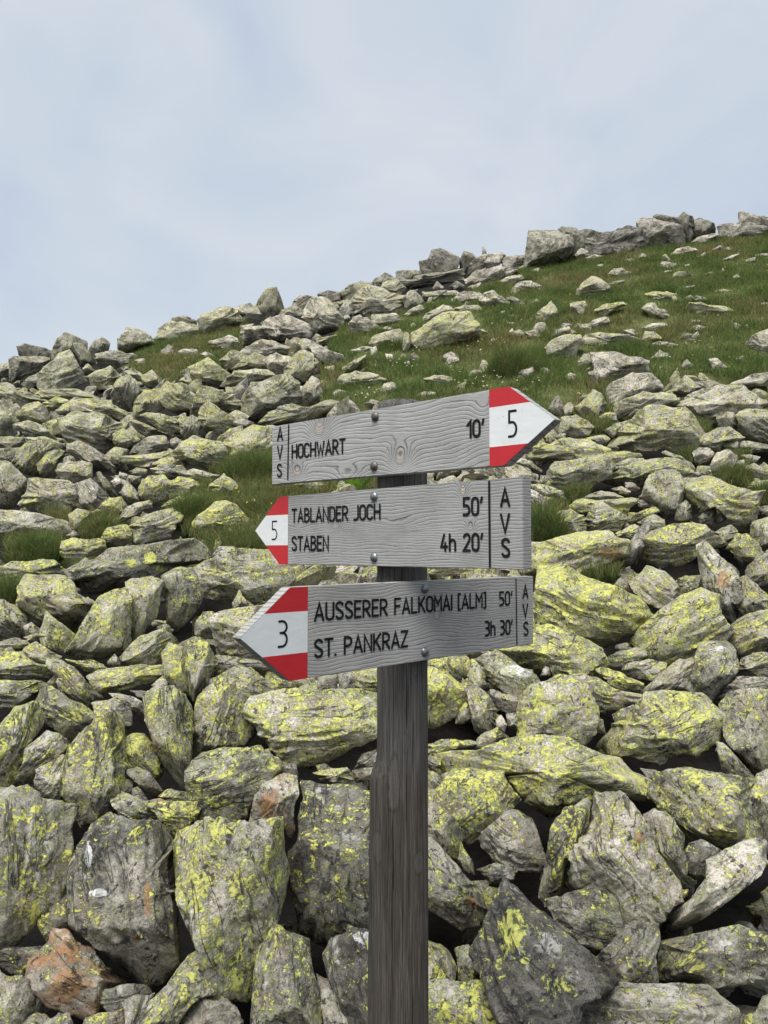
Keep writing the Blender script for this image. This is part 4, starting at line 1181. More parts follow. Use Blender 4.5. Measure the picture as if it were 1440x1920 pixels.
def facet(az, el, r_hat, toward, upv, rightv, basis, through):
    """plane facet with a given compass turn and steepness in the world, in local axes"""
    nw = math.cos(el) * (math.sin(az) * rightv + math.cos(az) * toward) + math.sin(el) * upv
    n = basis @ nw
    if n[2] < 0.22:
        n = n + np.array([0, 0, 0.22 - n[2]])
    n = n / np.linalg.norm(n)
    return n, max(float(n @ through), 0.34 * MINH[0])


# single crusts and stains that mark one rock: place in the photograph, half axes, kind (0 yellow, 1 white, 2 rust)
PATCHES = [(962, 1742, 27, 40, 0), (66, 1518, 10, 9, 0), (247, 1056, 9, 9, 0), (281, 1046, 12, 12, 0), (300, 1066, 8, 7, 0), (985, 1802, 9, 7, 0),
           (975, 1258, 40, 13, 1), (1345, 1212, 26, 9, 1), (1214, 1155, 11, 8, 1), (682, 1758, 22, 13, 1), (515, 1733, 13, 12, 1), (588, 1760, 7, 14, 1), (188, 1674, 24, 8, 1),
           (166, 1602, 7, 26, 1), (95, 1395, 11, 5, 1), (213, 905, 8, 6, 1), (480, 1372, 16, 9, 1), (950, 1425, 14, 9, 1),
           (276, 1684, 7, 40, 2), (255, 1760, 8, 10, 2), (125, 1782, 24, 11, 2), (125, 1850, 30, 34, 2), (500, 1510, 14, 26, 2), (1143, 1037, 28, 10, 2), (1356, 1087, 13, 18, 2),
           (890, 1690, 16, 14, 2), (1198, 1570, 9, 14, 2), (1360, 480, 8, 5, 2)]


def traced_rock(row, seed):
    rng = np.random.default_rng(1000 + seed)
    pts = row['pts']
    x, y = pts[:, 0], pts[:, 1]
    xs, ys = np.roll(x, -1), np.roll(y, -1)
    cr = x * ys - xs * y
    A = cr.sum() / 2
    c = np.array([((x + xs) * cr).sum(), ((y + ys) * cr).sum()]) / (6 * A)
    y0, y1 = y.min(), y.max()
    base = y0 + 0.82 * (y1 - y0)
    xb = float(c[0])
    inturf = any(in_poly(np.array([xb]), np.array([min(y1, 1900)]), poly)[0] for poly in TURF)
    if inturf: base = y1
    t, ok = ground_hit(xb, base)
    if not ok:                                        # skyline rock: let its foot reach the ridge
        for dy in range(2, 42, 2):
            if ground_hit(xb, base + dy)[1]: break
        pts = pts.copy()
        pts[:, 1] += np.clip((pts[:, 1] - c[1]) / max(1.0, y1 - c[1]), 0, 1) * (dy + 5)
    size_px = math.sqrt(row['area'])
    size = size_px / FPX * t
    if inturf and ok: t = t + 0.30 * size
    cdir = ray(*c)
    ctr = CAM + cdir * t
    w = -cdir / np.linalg.norm(cdir)
    a = np.cross([0, 0, 1.0], w); a /= np.linalg.norm(a)
    b = np.cross(w, a)
    basis = np.stack([a, b, w])
    p2 = []
    for q in pts:
        r = ray(*q)
        s = (ctr - CAM) @ w / (r @ w)
        loc = CAM + r * s - ctr
        p2.append((loc @ a, loc @ b))
    p2 = np.array(p2)
    # keep only the true corners: straight runs between them stay straight
    k = 0
    while len(p2) > 5 and k < len(p2):
        a0, a1, a2 = p2[k - 1], p2[k], p2[(k + 1) % len(p2)]
        e = a2 - a0
        dd = abs(e[0] * (a1[1] - a0[1]) - e[1] * (a1[0] - a0[0])) / max(1e-9, np.linalg.norm(e))
        if dd < 0.048 * size: p2 = np.delete(p2, k, axis=0); k = max(0, k - 1)
        else: k += 1
    # broken, uneven edges between the traced corners
    pj = []
    for k in range(len(p2)):
        a0, a1 = p2[k], p2[(k + 1) % len(p2)]
        e = a1 - a0
        L = np.linalg.norm(e)
        nn = np.array([e[1], -e[0]]) / max(L, 1e-9)
        pj.append(a0)
        m = 1 if L < 0.35 * size else 2
        for i_ in range(m):
            f_ = (i_ + 1 + rng.uniform(-0.25, 0.25)) / (m + 1)
            pj.append(a0 + e * f_ + nn * rng.normal(0.01, 0.05) * min(L, 0.5 * size))
    p2o, p2 = p2, np.array(pj)
    aa = np.linspace(-math.pi, math.pi, 361)
    R = radial(p2, aa)
    R = np.maximum(R, 0.12 * size)
    Rs = (np.roll(R[:-1], 1) + np.roll(R[:-1], -1) + 3 * R[:-1]) / 5
    Rs = np.append(Rs, Rs[0]) * float(np.interp(size_px, [20, 60, 140, 240], [1.14, 1.18, 1.15, 1.07]))
    rad_fn = lambda g: np.interp(g, aa, Rs)
    hgt = p2[:, 1].max() - p2[:, 1].min()
    wid = p2[:, 0].max() - p2[:, 0].min()
    mn = min(hgt, wid)
    toward = np.array([w[0], w[1], 0]); toward /= np.linalg.norm(toward)
    rightv = np.cross([0, 0, 1.0], toward) * 1.0
    upv = np.array([0, 0, 1.0])
    rad = math.radians
    j = lambda s: rng.normal() * s
    top_b, bot_b = p2[:, 1].max(), p2[:, 1].min()
    lerp = lambda k: bot_b + (top_b - bot_b) * k
    dep = 0.45 * mn
    MINH[0] = mn
    fc = []
    sh = row['shape']
    if sh == 's':
        th = np.array([j(0.05) * wid, lerp(0.30 + j(0.05)), dep * 0.9])
        fc.append(facet(rad(j(16)), rad(58 + j(8)), None, toward, upv, rightv, basis, th))
        fc.append(facet(rad(j(20)), rad(-16 + j(8)), None, toward, upv, rightv, basis, th))
    elif sh == 'b':
        th = np.array([j(0.06) * wid, lerp(0.70 + j(0.06)), dep * 1.0])
        fc.append(facet(rad(j(18)), rad(62 + j(8)), None, toward, upv, rightv, basis, th))
        fc.append(facet(rad(j(22)), rad(6 + j(8)), None, toward, upv, rightv, basis, th))
    elif sh == 'w':
        sg = rng.choice([-1, 1])
        th = np.array([sg * 0.18 * wid, lerp(0.25 + j(0.06)), dep * 0.9])
        fc.append(facet(rad(-sg * 14 + j(10)), rad(30 + j(8)), None, toward, upv, rightv, basis, th))
        fc.append(facet(rad(j(15)), rad(-22 + j(8)), None, toward, upv, rightv, basis, th))
        fc.append(facet(rad(sg * 62 + j(10)), rad(12 + j(10)), None, toward, upv, rightv, basis, th))
    else:
        th = np.array([j(0.08) * wid, lerp(0.55 + j(0.08)), dep * 1.05])
        fc.append(facet(rad(-28 + j(14)), rad(46 + j(10)), None, toward, upv, rightv, basis, th))
        fc.append(facet(rad(30 + j(14)), rad(30 + j(12)), None, toward, upv, rightv, basis, th))
        fc.append(facet(rad(j(20)), rad(-4 + j(10)), None, toward, upv, rightv, basis, th))
    # broken corners
    for k in range(rng.integers(7, 12)):
        g = rng.uniform(-math.pi, math.pi)
        n = np.array([math.cos(g), math.sin(g), rng.choice([rng.uniform(0.2, 0.7), rng.uniform(0.7, 2.2)])]); n /= np.linalg.norm(n)
        e = float(rad_fn(np.array([g]))[0])
        hh = (n[0] * math.cos(g) + n[1] * math.sin(g)) * e * rng.uniform(0.72, 0.95) + n[2] * dep * rng.uniform(0.20, 0.70)
        fc.append((n, max(hh, 0.33 * mn)))
    # back
    nb = np.array([j(0.2), -0.35, -1.0]); nb /= np.linalg.norm(nb)
    fc.append((nb, 0.72 * mn))
    # layering follows the long side of the stone
    cov = np.cov(p2.T)
    ev, vec = np.linalg.eigh(cov)
    nrm2 = vec[:, 0]
    if nrm2[1] < 0: nrm2 = -nrm2
    fol = np.array([nrm2[0], nrm2[1], 0.35 + j(0.15)]); fol /= np.linalg.norm(fol)
    level = 6 if size_px > 155 else 5 if size_px > 48 else 4 if size_px > 22 else 3
    p, f, rc = rock_shape(level, rad_fn, size, fc, rng, fol=fol, aspect=(max(1, wid / mn) ** 0.8, max(1, hgt / mn) ** 0.8, 1.0))
    # stretch the broken stone back out to its outline
    for it, nb in enumerate((36, 36, 60, {6: 180, 5: 96, 4: 52, 3: 26}[level], {6: 150, 5: 80, 4: 44, 3: 24}[level])):
        ang = np.arctan2(p[:, 1], p[:, 0])
        q = np.hypot(p[:, 0], p[:, 1])
        bi = ((ang + math.pi) / (2 * math.pi) * nb).astype(int) % nb
        mx = np.zeros(nb)
        np.maximum.at(mx, bi, q)
        mx = np.where(mx <= 0, np.maximum(np.roll(mx, 1), np.roll(mx, -1)), mx)
        bc = -math.pi + (np.arange(nb) + 0.5) * 2 * math.pi / nb
        rt = rad_fn(bc) / np.maximum(mx, 1e-6)
        if it < 3:
            rt = np.clip(rt, 0.7, 1.6)
            rt = (np.roll(rt, 1) + 2 * rt + np.roll(rt, -1)) / 4
        else: rt = np.clip(rt, 0.86, 1.22)
        k = np.interp(ang, np.concatenate([[bc[-1] - 2 * math.pi], bc, [bc[0] + 2 * math.pi]]), np.concatenate([[rt[-1]], rt, [rt[0]]]))
        p[:, 0] *= k; p[:, 1] *= k
    world = p @ basis
    pa = np.zeros((len(p), 4)); pa[:, 3] = 1
    for (qx, qy, rx, ry, ch) in PATCHES:
        if in_poly(np.array([float(qx)]), np.array([float(qy)]), row['pts'])[0]:
            vx, vy = project(world + ctr)
            e = np.exp(-(((vx - qx) / rx) ** 2 + ((vy - qy) / ry) ** 2) * 0.9) * (p[:, 2] > -0.1 * size)
            pa[:, ch] = np.maximum(pa[:, ch], e)
    return world, f, rc, ctr, size, size_px, pa


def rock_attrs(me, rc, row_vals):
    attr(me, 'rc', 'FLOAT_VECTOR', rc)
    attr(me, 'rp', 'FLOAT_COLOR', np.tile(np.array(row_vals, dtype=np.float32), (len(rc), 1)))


order = sorted(range(len(ROWS)), key=lambda i: -ROWS[i]['area'])
single = [i for i in order if ROWS[i]['label'] != '-'][:320]
single_set = set(single)
acc = dict(v=[], f=[], rc=[], rp=[], n=0)


def accumulate(v, f, rc, vals):
    acc['v'].append(v); acc['f'].append(f + acc['n']); acc['rc'].append(rc)
    acc['rp'].append(np.tile(np.array(vals), (len(v), 1)))
    acc['n'] += len(v)


ROCK_AT = []
for i, row in enumerate(ROWS):
    v, f, rc, ctr, size, spx, pa = traced_rock(row, i)
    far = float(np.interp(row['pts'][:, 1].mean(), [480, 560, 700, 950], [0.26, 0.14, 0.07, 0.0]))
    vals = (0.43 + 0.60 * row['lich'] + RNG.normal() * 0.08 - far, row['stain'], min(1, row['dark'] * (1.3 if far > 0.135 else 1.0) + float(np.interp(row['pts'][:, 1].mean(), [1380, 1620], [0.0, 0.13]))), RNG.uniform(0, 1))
    ROCK_AT.append((ctr, size))
    if i in single_set:
        lab = row['label']
        if 'slab' in lab: nm = 'flat_rock'
        elif 'boulder' in lab or size > 0.55: nm = 'boulder'
        elif 'stone' in lab: nm = 'stone'
        else: nm = 'rock'
        me = mesh_np(nm, v, f)
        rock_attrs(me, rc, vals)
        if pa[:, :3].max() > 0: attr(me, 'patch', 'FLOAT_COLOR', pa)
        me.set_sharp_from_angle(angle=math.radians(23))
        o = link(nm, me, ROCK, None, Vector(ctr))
        tag(o, lab, {'flat_rock': 'rock', 'boulder': 'boulder', 'stone': 'stone', 'rock': 'rock'}[nm], 'rocks of the boulder slope')
    else:
        accumulate(v + ctr, f, rc, vals)

# rubble under and between the named rocks, and the field going on outside the picture
def rubble():
    rng = np.random.default_rng(77)
    protos = []
    for k in range(16):
        ee = rng.uniform(0.75, 1.25, 7)
        ee = np.append(ee, ee[0])
        aa = np.linspace(-math.pi, math.pi, 8)
        fn = lambda g, ee=ee, aa=aa: np.interp(g, aa, ee)
        fc = []
        for m in range(11):
            n = rng.normal(size=3); n /= np.linalg.norm(n)
            fc.append((n, rng.uniform(0.42, 0.85)))
        protos.append([rock_shape(lv, fn, 1.3, fc, np.random.default_rng(k), rough=0.8) for lv in (4, 3)])
    # candidate spots on a jittered grid that widens with distance
    X, Y, S = [], [], []
    y = 1.75
    while y < 20.8:
        s = 0.10 + 0.020 * y
        step = s * 0.62
        half = 0.92 * y + 1.6
        xr = np.arange(-half, half, step)
        X.append(xr + rng.uniform(-0.45, 0.45, len(xr)) * step)
        Y.append(y + rng.uniform(-0.45, 0.45, len(xr)) * step)
        S.append(np.full(len(xr), s))
        y += step * 0.75
    X, Y, S = map(np.concatenate, (X, Y, S))
    inside = np.abs(X / Y) < 0.505
    turf = turf_mask(X, Y)
    sc = S * np.exp(rng.normal(-0.35, 0.35, len(X))) * np.where(inside, 1.0, 1.35)
    keep = np.where(turf, rng.uniform(0, 1, len(X)) < np.where(X / Y < 0.12, 0.10, 0.035), True)
    keep &= np.where(inside, True, rng.uniform(0, 1, len(X)) < 0.11)
    keep &= ~((np.abs(X - POST_XY[0]) < 0.16) & (Y < 1.9))
    sc = np.where(turf, sc * 0.8, sc)
    px, py = project(np.stack([X, Y, surf(X, Y)], 1))
    # in view, stones only fill the gaps between the named rocks
    for it in range(2):
        hit = np.zeros(len(X))
        r = sc * 0.5 / Y * FPX
        for k in range(9):
            g = k / 8 * 2 * math.pi
            ox, oy = (0, 0) if k == 8 else (0.8 * r * math.cos(g), 0.6 * r * math.sin(g))
            m = np.zeros(len(X), bool)
            for row in ROWS: m |= in_poly(px + ox, py + oy, row['pts'])
            hit += m * (4 if k == 8 else 1)
        if it == 0: sc = np.where(inside & (hit > 3), sc * 0.55, sc)
    keep &= ~(inside & (hit > 6))
    n = 0
    for i in np.nonzero(keep)[0]:
        xx, yy, s_, k_ = X[i], Y[i], sc[i], S[i]
        if turf[i]: sink = 0.15 * s_
        elif inside[i]: sink = (float(np.interp(yy, [2, 6, 10, 15], [0.95, 0.72, 0.32, 0.05])) + rng.uniform(0, 0.3)) * k_
        else: sink = 0.35 * k_
        z = float(surf(xx, yy)) - sink
        p, f, rc = protos[rng.integers(16)][0 if s_ / yy * FPX > 62 else 1]
        q = rng.normal(size=4); q /= np.linalg.norm(q)
        w_, a_, b_, c_ = q
        Rm = np.array([[1 - 2 * (b_ * b_ + c_ * c_), 2 * (a_ * b_ - c_ * w_), 2 * (a_ * c_ + b_ * w_)],
                       [2 * (a_ * b_ + c_ * w_), 1 - 2 * (a_ * a_ + c_ * c_), 2 * (b_ * c_ - a_ * w_)],
                       [2 * (a_ * c_ - b_ * w_), 2 * (b_ * c_ + a_ * w_), 1 - 2 * (a_ * a_ + b_ * b_)]])
        M = Rm @ np.diag([1.0, rng.uniform(0.55, 1), rng.uniform(0.35, 0.7)])
        v = (p @ M.T) * s_ * 0.75 + np.array([xx, yy + 0.2 * s_, z])
        accumulate(v, f, rc * s_ * 0.75 + rng.uniform(-9, 9, 3), (rng.uniform(0.45, 0.95), rng.uniform(0, 0.35), rng.uniform(0.0, 0.4), rng.uniform(0, 1)))
        n += 1
    return n


NRUB = rubble()
me = mesh_np('rubble', np.concatenate(acc['v']), np.concatenate(acc['f']))
attr(me, 'rc', 'FLOAT_VECTOR', np.concatenate(acc['rc']))
attr(me, 'rp', 'FLOAT_COLOR', np.concatenate(acc['rp']))
me.set_sharp_from_angle(angle=math.radians(30))
tag(link('rubble', me, ROCK), 'countless smaller stones packed between and beyond the larger rocks', 'rubble', kind='stuff')

# ------------------------------------------------------------------ grass
def blades(name, x, y, z, hgt, wid, lean, cols, seed, lean_dir=None):
    """grass blades: bent strips of two segments"""
    rng = np.random.default_rng(seed)
    n = len(x)
    az = rng.uniform(0, 2 * math.pi, n)
    la = rng.uniform(0, 2 * math.pi, n) if lean_dir is None else lean_dir + rng.normal(0, 0.9, n)
    ln = lean * rng.uniform(0.3, 1.3, n)
    b = np.stack([x, y, z], 1)
    sd = np.stack([np.cos(az), np.sin(az), 0 * az], 1) * (wid / 2)[:, None]
    ld = np.stack([np.cos(la), np.sin(la), 0 * la], 1)
    m = b + ld * (hgt * ln * 0.35)[:, None] + np.array([0, 0, 1.0]) * (hgt * 0.58)[:, None]
    tp = b + ld * (hgt * ln)[:, None] + np.array([0, 0, 1.0]) * (hgt * np.sqrt(np.clip(1 - 0.5 * ln ** 2, 0.25, 1)))[:, None]
    v = np.stack([b - sd, b + sd, m + sd * 0.75, m - sd * 0.75, tp], 1).reshape(-1, 3)
    k = np.arange(n)[:, None] * 5
    q = k + np.array([[0, 1, 2, 3]])
    tr = k + np.array([[3, 2, 4]])
    me = mesh_np(name, v, tr, q, smooth=False)
    c = np.ones((n, 5, 4), np.float32)
    c[:, :, :3] = cols[:, None, :]
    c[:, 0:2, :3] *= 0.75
    attr(me, 'blade', 'FLOAT_COLOR', c.reshape(-1, 4))
    return me


def grass_colors(n, rng, dry, clump):
    g0, g1 = np.array([0.068, 0.118, 0.030]), np.array([0.225, 0.275, 0.100])
    d0, d1 = np.array([0.20, 0.155, 0.065]), np.array([0.40, 0.32, 0.17])
    t = np.clip(rng.uniform(0, 1, n) * 0.7 + clump * 0.5, 0, 1)[:, None]
    green = g0 * (1 - t) + g1 * t
    s = rng.uniform(0, 1, n)[:, None]
    dr = d0 * (1 - s) + d1 * s
    isd = (rng.uniform(0, 1, n) < dry)[:, None]
    return np.where(isd, dr, green)


def meadow():
    rng = np.random.default_rng(21)
    N = 620000
    yy = np.sqrt(rng.uniform(8.2 ** 2, 21.0 ** 2, N))
    uu = rng.uniform(-0.40, 0.62, N)
    xx = uu * yy
    p = np.stack([xx, yy, surf(xx, yy)], 1)
    px, py = project(p)
    m = np.zeros(N, bool)
    for poly in TURF[:3]: m |= in_poly(px, py, poly)
    m |= (px > 1440) & (yy > 9.5)
    for r in ROWS: m &= ~in_poly(px, py, r['pts'])
    xx, yy, zz = xx[m], yy[m], p[m, 2]
    n = len(xx)
    cl = fbm(np.stack([xx * 1.4, yy * 1.4, 0 * xx], 1), 3)
    cl2 = fbm(np.stack([xx * 0.55 + 40, yy * 0.55, 0 * xx], 1), 3)
    keep = rng.uniform(0, 1, n) < np.clip(0.62 + 0.5 * cl, 0.2, 1)
    xx, yy, zz, cl, cl2 = xx[keep], yy[keep], zz[keep], cl[keep], cl2[keep]
    n = len(xx)
    if n > 210000:
        s = rng.permutation(n)[:210000]
        xx, yy, zz, cl, cl2 = xx[s], yy[s], zz[s], cl[s], cl2[s]
        n = 210000
    h = (0.085 + 0.075 * np.clip(cl + 0.45, 0, 1.2)) * rng.uniform(0.6, 1.4, n)
    w = 0.0045 + 0.00042 * yy
    col = grass_colors(n, rng, np.clip(0.17 + 0.55 * cl2, 0.03, 0.75), np.clip(0.35 - 0.6 * cl, 0, 1))
    # the turf pockets between the nearer rocks
    M = 330000
    y2 = np.sqrt(rng.uniform(4.6 ** 2, 11.0 ** 2, M))
    x2 = rng.uniform(-0.53, 0.53, M) * y2
    p2 = np.stack([x2, y2, surf(x2, y2)], 1)
    px, py = project(p2)
    m = np.zeros(M, bool)
    for poly in TURF[3:]: m |= in_poly(px, py, poly)
    for r in ROWS: m &= ~in_poly(px, py, r['pts'])
    x2, y2, z2 = x2[m], y2[m], p2[m, 2]
    k = len(x2)
    xx, yy, zz = np.concatenate([xx, x2]), np.concatenate([yy, y2]), np.concatenate([zz, z2])
    h = np.concatenate([h, rng.uniform(0.06, 0.15, k)])
    w = np.concatenate([w, 0.0035 + 0.0003 * y2])
    col = np.concatenate([col, grass_colors(k, rng, 0.3, np.full(k, 0.25))])
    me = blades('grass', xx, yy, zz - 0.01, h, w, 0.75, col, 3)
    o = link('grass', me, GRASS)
    tag(o, 'short green and straw coloured alpine grass covering the upper slope', 'grass', kind='stuff')
    return n


NG = meadow()


def tuft(px, py, wpx, n, hgt, label, dry=0.15, seed=0, dens=1.0, tall=0.0):
    """one clump of grass growing at a spot seen in the photograph"""
    rng = np.random.default_rng(300 + seed)
    t, ok = ground_hit(px, py)
    c = CAM + ray(px, py) * t
    rx = wpx / 2 / FPX * t
    r = np.sqrt(rng.uniform(0, 1, n))
    a = rng.uniform(0, 2 * math.pi, n)
    x, y = c[0] + rx * r * np.cos(a), c[1] + 0.35 + min(rx * 0.8, 0.5) * r * np.sin(a)
    y = y - 0.30
    z = surf(x, y) - 0.06
    cl = fbm(np.stack([x * 9, y * 9, 0 * x], 1), 2)
    h = hgt * (1.12 - 0.55 * r ** 2) * rng.uniform(0.55, 1.2, n) * (1 + 0.4 * cl)
    w = np.full(n, 0.0035 + 0.00035 * t)
    col = grass_colors(n, rng, dry, np.clip(0.2 - 0.5 * cl, 0, 1)) * 0.95
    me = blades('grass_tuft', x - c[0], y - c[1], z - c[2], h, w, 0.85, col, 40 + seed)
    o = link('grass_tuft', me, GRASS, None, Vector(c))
    tag(o, label, 'grass tuft', 'grass tufts among the rocks')


TUFTS = [
    (470, 895, 110, 3600, 0.34, 'large dark green grass tuft at the left end of the top sign', 0.12),
    (540, 930, 90, 1500, 0.18, 'low brownish grass patch with yellow flowers left of the middle sign tip', 0.55),
    (360, 975, 80, 2400, 0.32, 'green grass tuft left of the round pale rock by the middle sign', 0.08),
    (440, 1025, 130, 2600, 0.20, 'dark grass clump in front of the round pale rock by the middle sign', 0.2),
    (480, 960, 90, 1700, 0.20, 'grass patch between the round pale rock and the middle sign tip', 0.3),
    (185, 1005, 66, 1500, 0.24, 'grass tuft growing between pale boulders at left', 0.25),
    (62, 1045, 100, 3000, 0.24, 'very dark green grass tuft near the left edge', 0.03),
    (105, 978, 56, 900, 0.13, 'small straw brown grass tuft on the pale slab at left', 0.8),
    (10, 1128, 66, 1700, 0.24, 'green grass tuft cut off by the left edge', 0.05),
    (1020, 1003, 84, 2400, 0.30, 'bright green grass tuft at the right end of the middle sign', 0.12),
    (1076, 932, 46, 900, 0.16, 'small dark grass tuft under the brown fronted boulder', 0.1),
    (1300, 862, 34, 700, 0.20, 'narrow grass tuft right of the big pinkish boulder', 0.12),
    (1380, 900, 66, 1300, 0.20, 'grass tuft among small stones near the right edge', 0.15),
    (1440, 940, 40, 800, 0.26, 'grass tuft cut off by the right edge', 0.1),
    (1110, 1078, 44, 700, 0.07, 'tiny bright grass patch below the huge flat lichen slab, left of two', 0.05),
    (1146, 1074, 40, 700, 0.08, 'tiny bright grass patch below the huge flat lichen slab, right of two', 0.05),
    (1120, 802, 60, 900, 0.14, 'dark grass patch below the brownish pointed rock', 0.1),
    (1320, 812, 40, 700, 0.12, 'grass strip at the foot of the large tilted slab', 0.08),
    (985, 882, 34, 600, 0.12, 'small grass tuft under the tip of the top sign', 0.1),
    (960, 705, 74, 2600, 0.55, 'dark green bushy grass clump in the meadow right of the domed stone', 0.12),
    (742, 655, 66, 1600, 0.28, 'dark low shrub at the foot of the rounded lichen boulder', 0.05),
]
for k, (px, py, wpx, n, h, lab, dry) in enumerate(TUFTS): tuft(px, py, wpx, n, h, lab, dry, k)


def wildflowers():
    rng = np.random.default_rng(9)
    spots = []
    for (x0, y0, x1, y1, n, yel) in ((730, 660, 790, 700, 34, 0.0), (640, 730, 720, 765, 20, 0.1), (840, 690, 1010, 740, 60, 0.1), (840, 640, 960, 680, 26, 0.7),
                                     (850, 640, 880, 665, 12, 1.0), (1080, 740, 1120, 780, 8, 0.8), (1200, 640, 1420, 720, 30, 0.7), (1340, 490, 1440, 620, 20, 0.7),
                                     (900, 560, 1080, 620, 22, 0.4), (440, 905, 540, 1000, 10, 1.0), (1150, 560, 1300, 640, 14, 0.6), (330, 655, 400, 700, 6, 0.3)):
        for _ in range(int(n * 0.6)): spots.append((rng.uniform(x0, x1), rng.uniform(y0, y1), rng.uniform() < yel))
    V, T, C = [], [], []
    k = 0
    for px, py, yel in spots:
        t, ok = ground_hit(px, py)
        if not ok: continue
        if any(in_poly(np.array([px]), np.array([py]), r['pts'])[0] for r in ROWS): continue
        c = CAM + ray(px, py) * t
        h = rng.uniform(0.09, 0.17)
        rad = rng.uniform(0.009, 0.014) * (1 + 0.03 * t)
        col = (0.72, 0.58, 0.03) if yel else (0.78, 0.78, 0.74)
        top = c + np.array([rng.normal() * 0.02, rng.normal() * 0.02, h])
        tl = np.array([rng.normal() * 0.5, -0.6, 0.8]); tl /= np.linalg.norm(tl)
        e1 = np.cross(tl, [1, 0, 0.1]); e1 /= np.linalg.norm(e1)
        e2 = np.cross(tl, e1)
        V += [c + [-0.003, 0, -0.02], c + [0.003, 0, -0.02], top]
        T.append((k, k + 1, k + 2)); C += [(0.07, 0.11, 0.03, 1)] * 3
        k += 3
        V.append(top + tl * rad * 0.25); C.append((0.6, 0.45, 0.05, 1)); c0 = k; k += 1
        for m in range(10):
            g = m / 10 * 2 * math.pi
            rr = rad * (1.0 if m % 2 == 0 else 0.62)
            V.append(top + (e1 * math.cos(g) + e2 * math.sin(g)) * rr); C.append((*col, 1))
        for m in range(10): T.append((c0, k + m, k + (m + 1) % 10))
        k += 10
    me = mesh_np('wildflowers', np.array(V), np.array(T), None, smooth=False)
    attr(me, 'blade', 'FLOAT_COLOR', np.array(C))
    tag(link('wildflowers', me, GRASS), 'tiny white and yellow flowers dotted through the meadow grass', 'flowers', kind='stuff')


wildflowers()


def fern():
    t, ok = ground_hit(668, 925)
    c = CAM + ray(668, 925) * t
    root = bpy.data.objects.new('fern', None); COL.objects.link(root); root.location = Vector(c)
    root.empty_display_size = 0.1
    tag(root, 'small bright green fern between the top and middle signs left of the post', 'fern')
    rng = np.random.default_rng(4)
    for q in range(8):
        az = rng.uniform(0, 2 * math.pi)
        L = rng.uniform(0.26, 0.36)
        V, Q, C = [], [], []
        d = np.array([math.cos(az), math.sin(az), 0])
        s = np.array([-math.sin(az), math.cos(az), 0])
        for m in range(15):
            g = m / 14
            p = d * L * 0.55 * g ** 1.3 + np.array([0, 0, L * (g - 0.30 * g * g)]) - np.array([0, 0, 0.05])
            wl = 0.075 * (1 - g) ** 0.7 * min(1, 0.35 + 3 * g) + 0.004
            for sg in (-1, 1):
                e = p + s * sg * wl + d * wl * 0.35 - np.array([0, 0, wl * 0.2])
                i = len(V)
                hw = np.array([0, 0, 0.008])
                V += [p - hw, e, p + hw, (p + e) / 2 + hw * 1.3]
                Q.append((i, i + 1, i + 3, i + 2))
                cc = np.array([0.14, 0.26, 0.03]) * rng.uniform(0.8, 1.25)
                C += [(*cc, 1)] * 4
        me = mesh_np('frond', np.array(V), None, np.array(Q), smooth=False)
        attr(me, 'blade', 'FLOAT_COLOR', np.array(C))
        link('frond', me, GRASS, root)


fern()

# ------------------------------------------------------------------ signpost
POST_X, POST_Y = 0.0364, 1.535
root = bpy.data.objects.new('signpost', None)
COL.objects.link(root)
root.location = (POST_X, POST_Y, float(surf(POST_X, POST_Y)) - 0.10)
root.empty_display_size = 0.2
tag(root, 'weathered wooden trail signpost with three arrow boards in the foreground', 'signpost')
BASE_Z = root.location.z
POST_BASE = BASE_Z
POSTW = post_material()


def pix_z(py, depth_xy):
    r = ray(754, py)
    return EYE + r[2] * depth_xy / r[1]


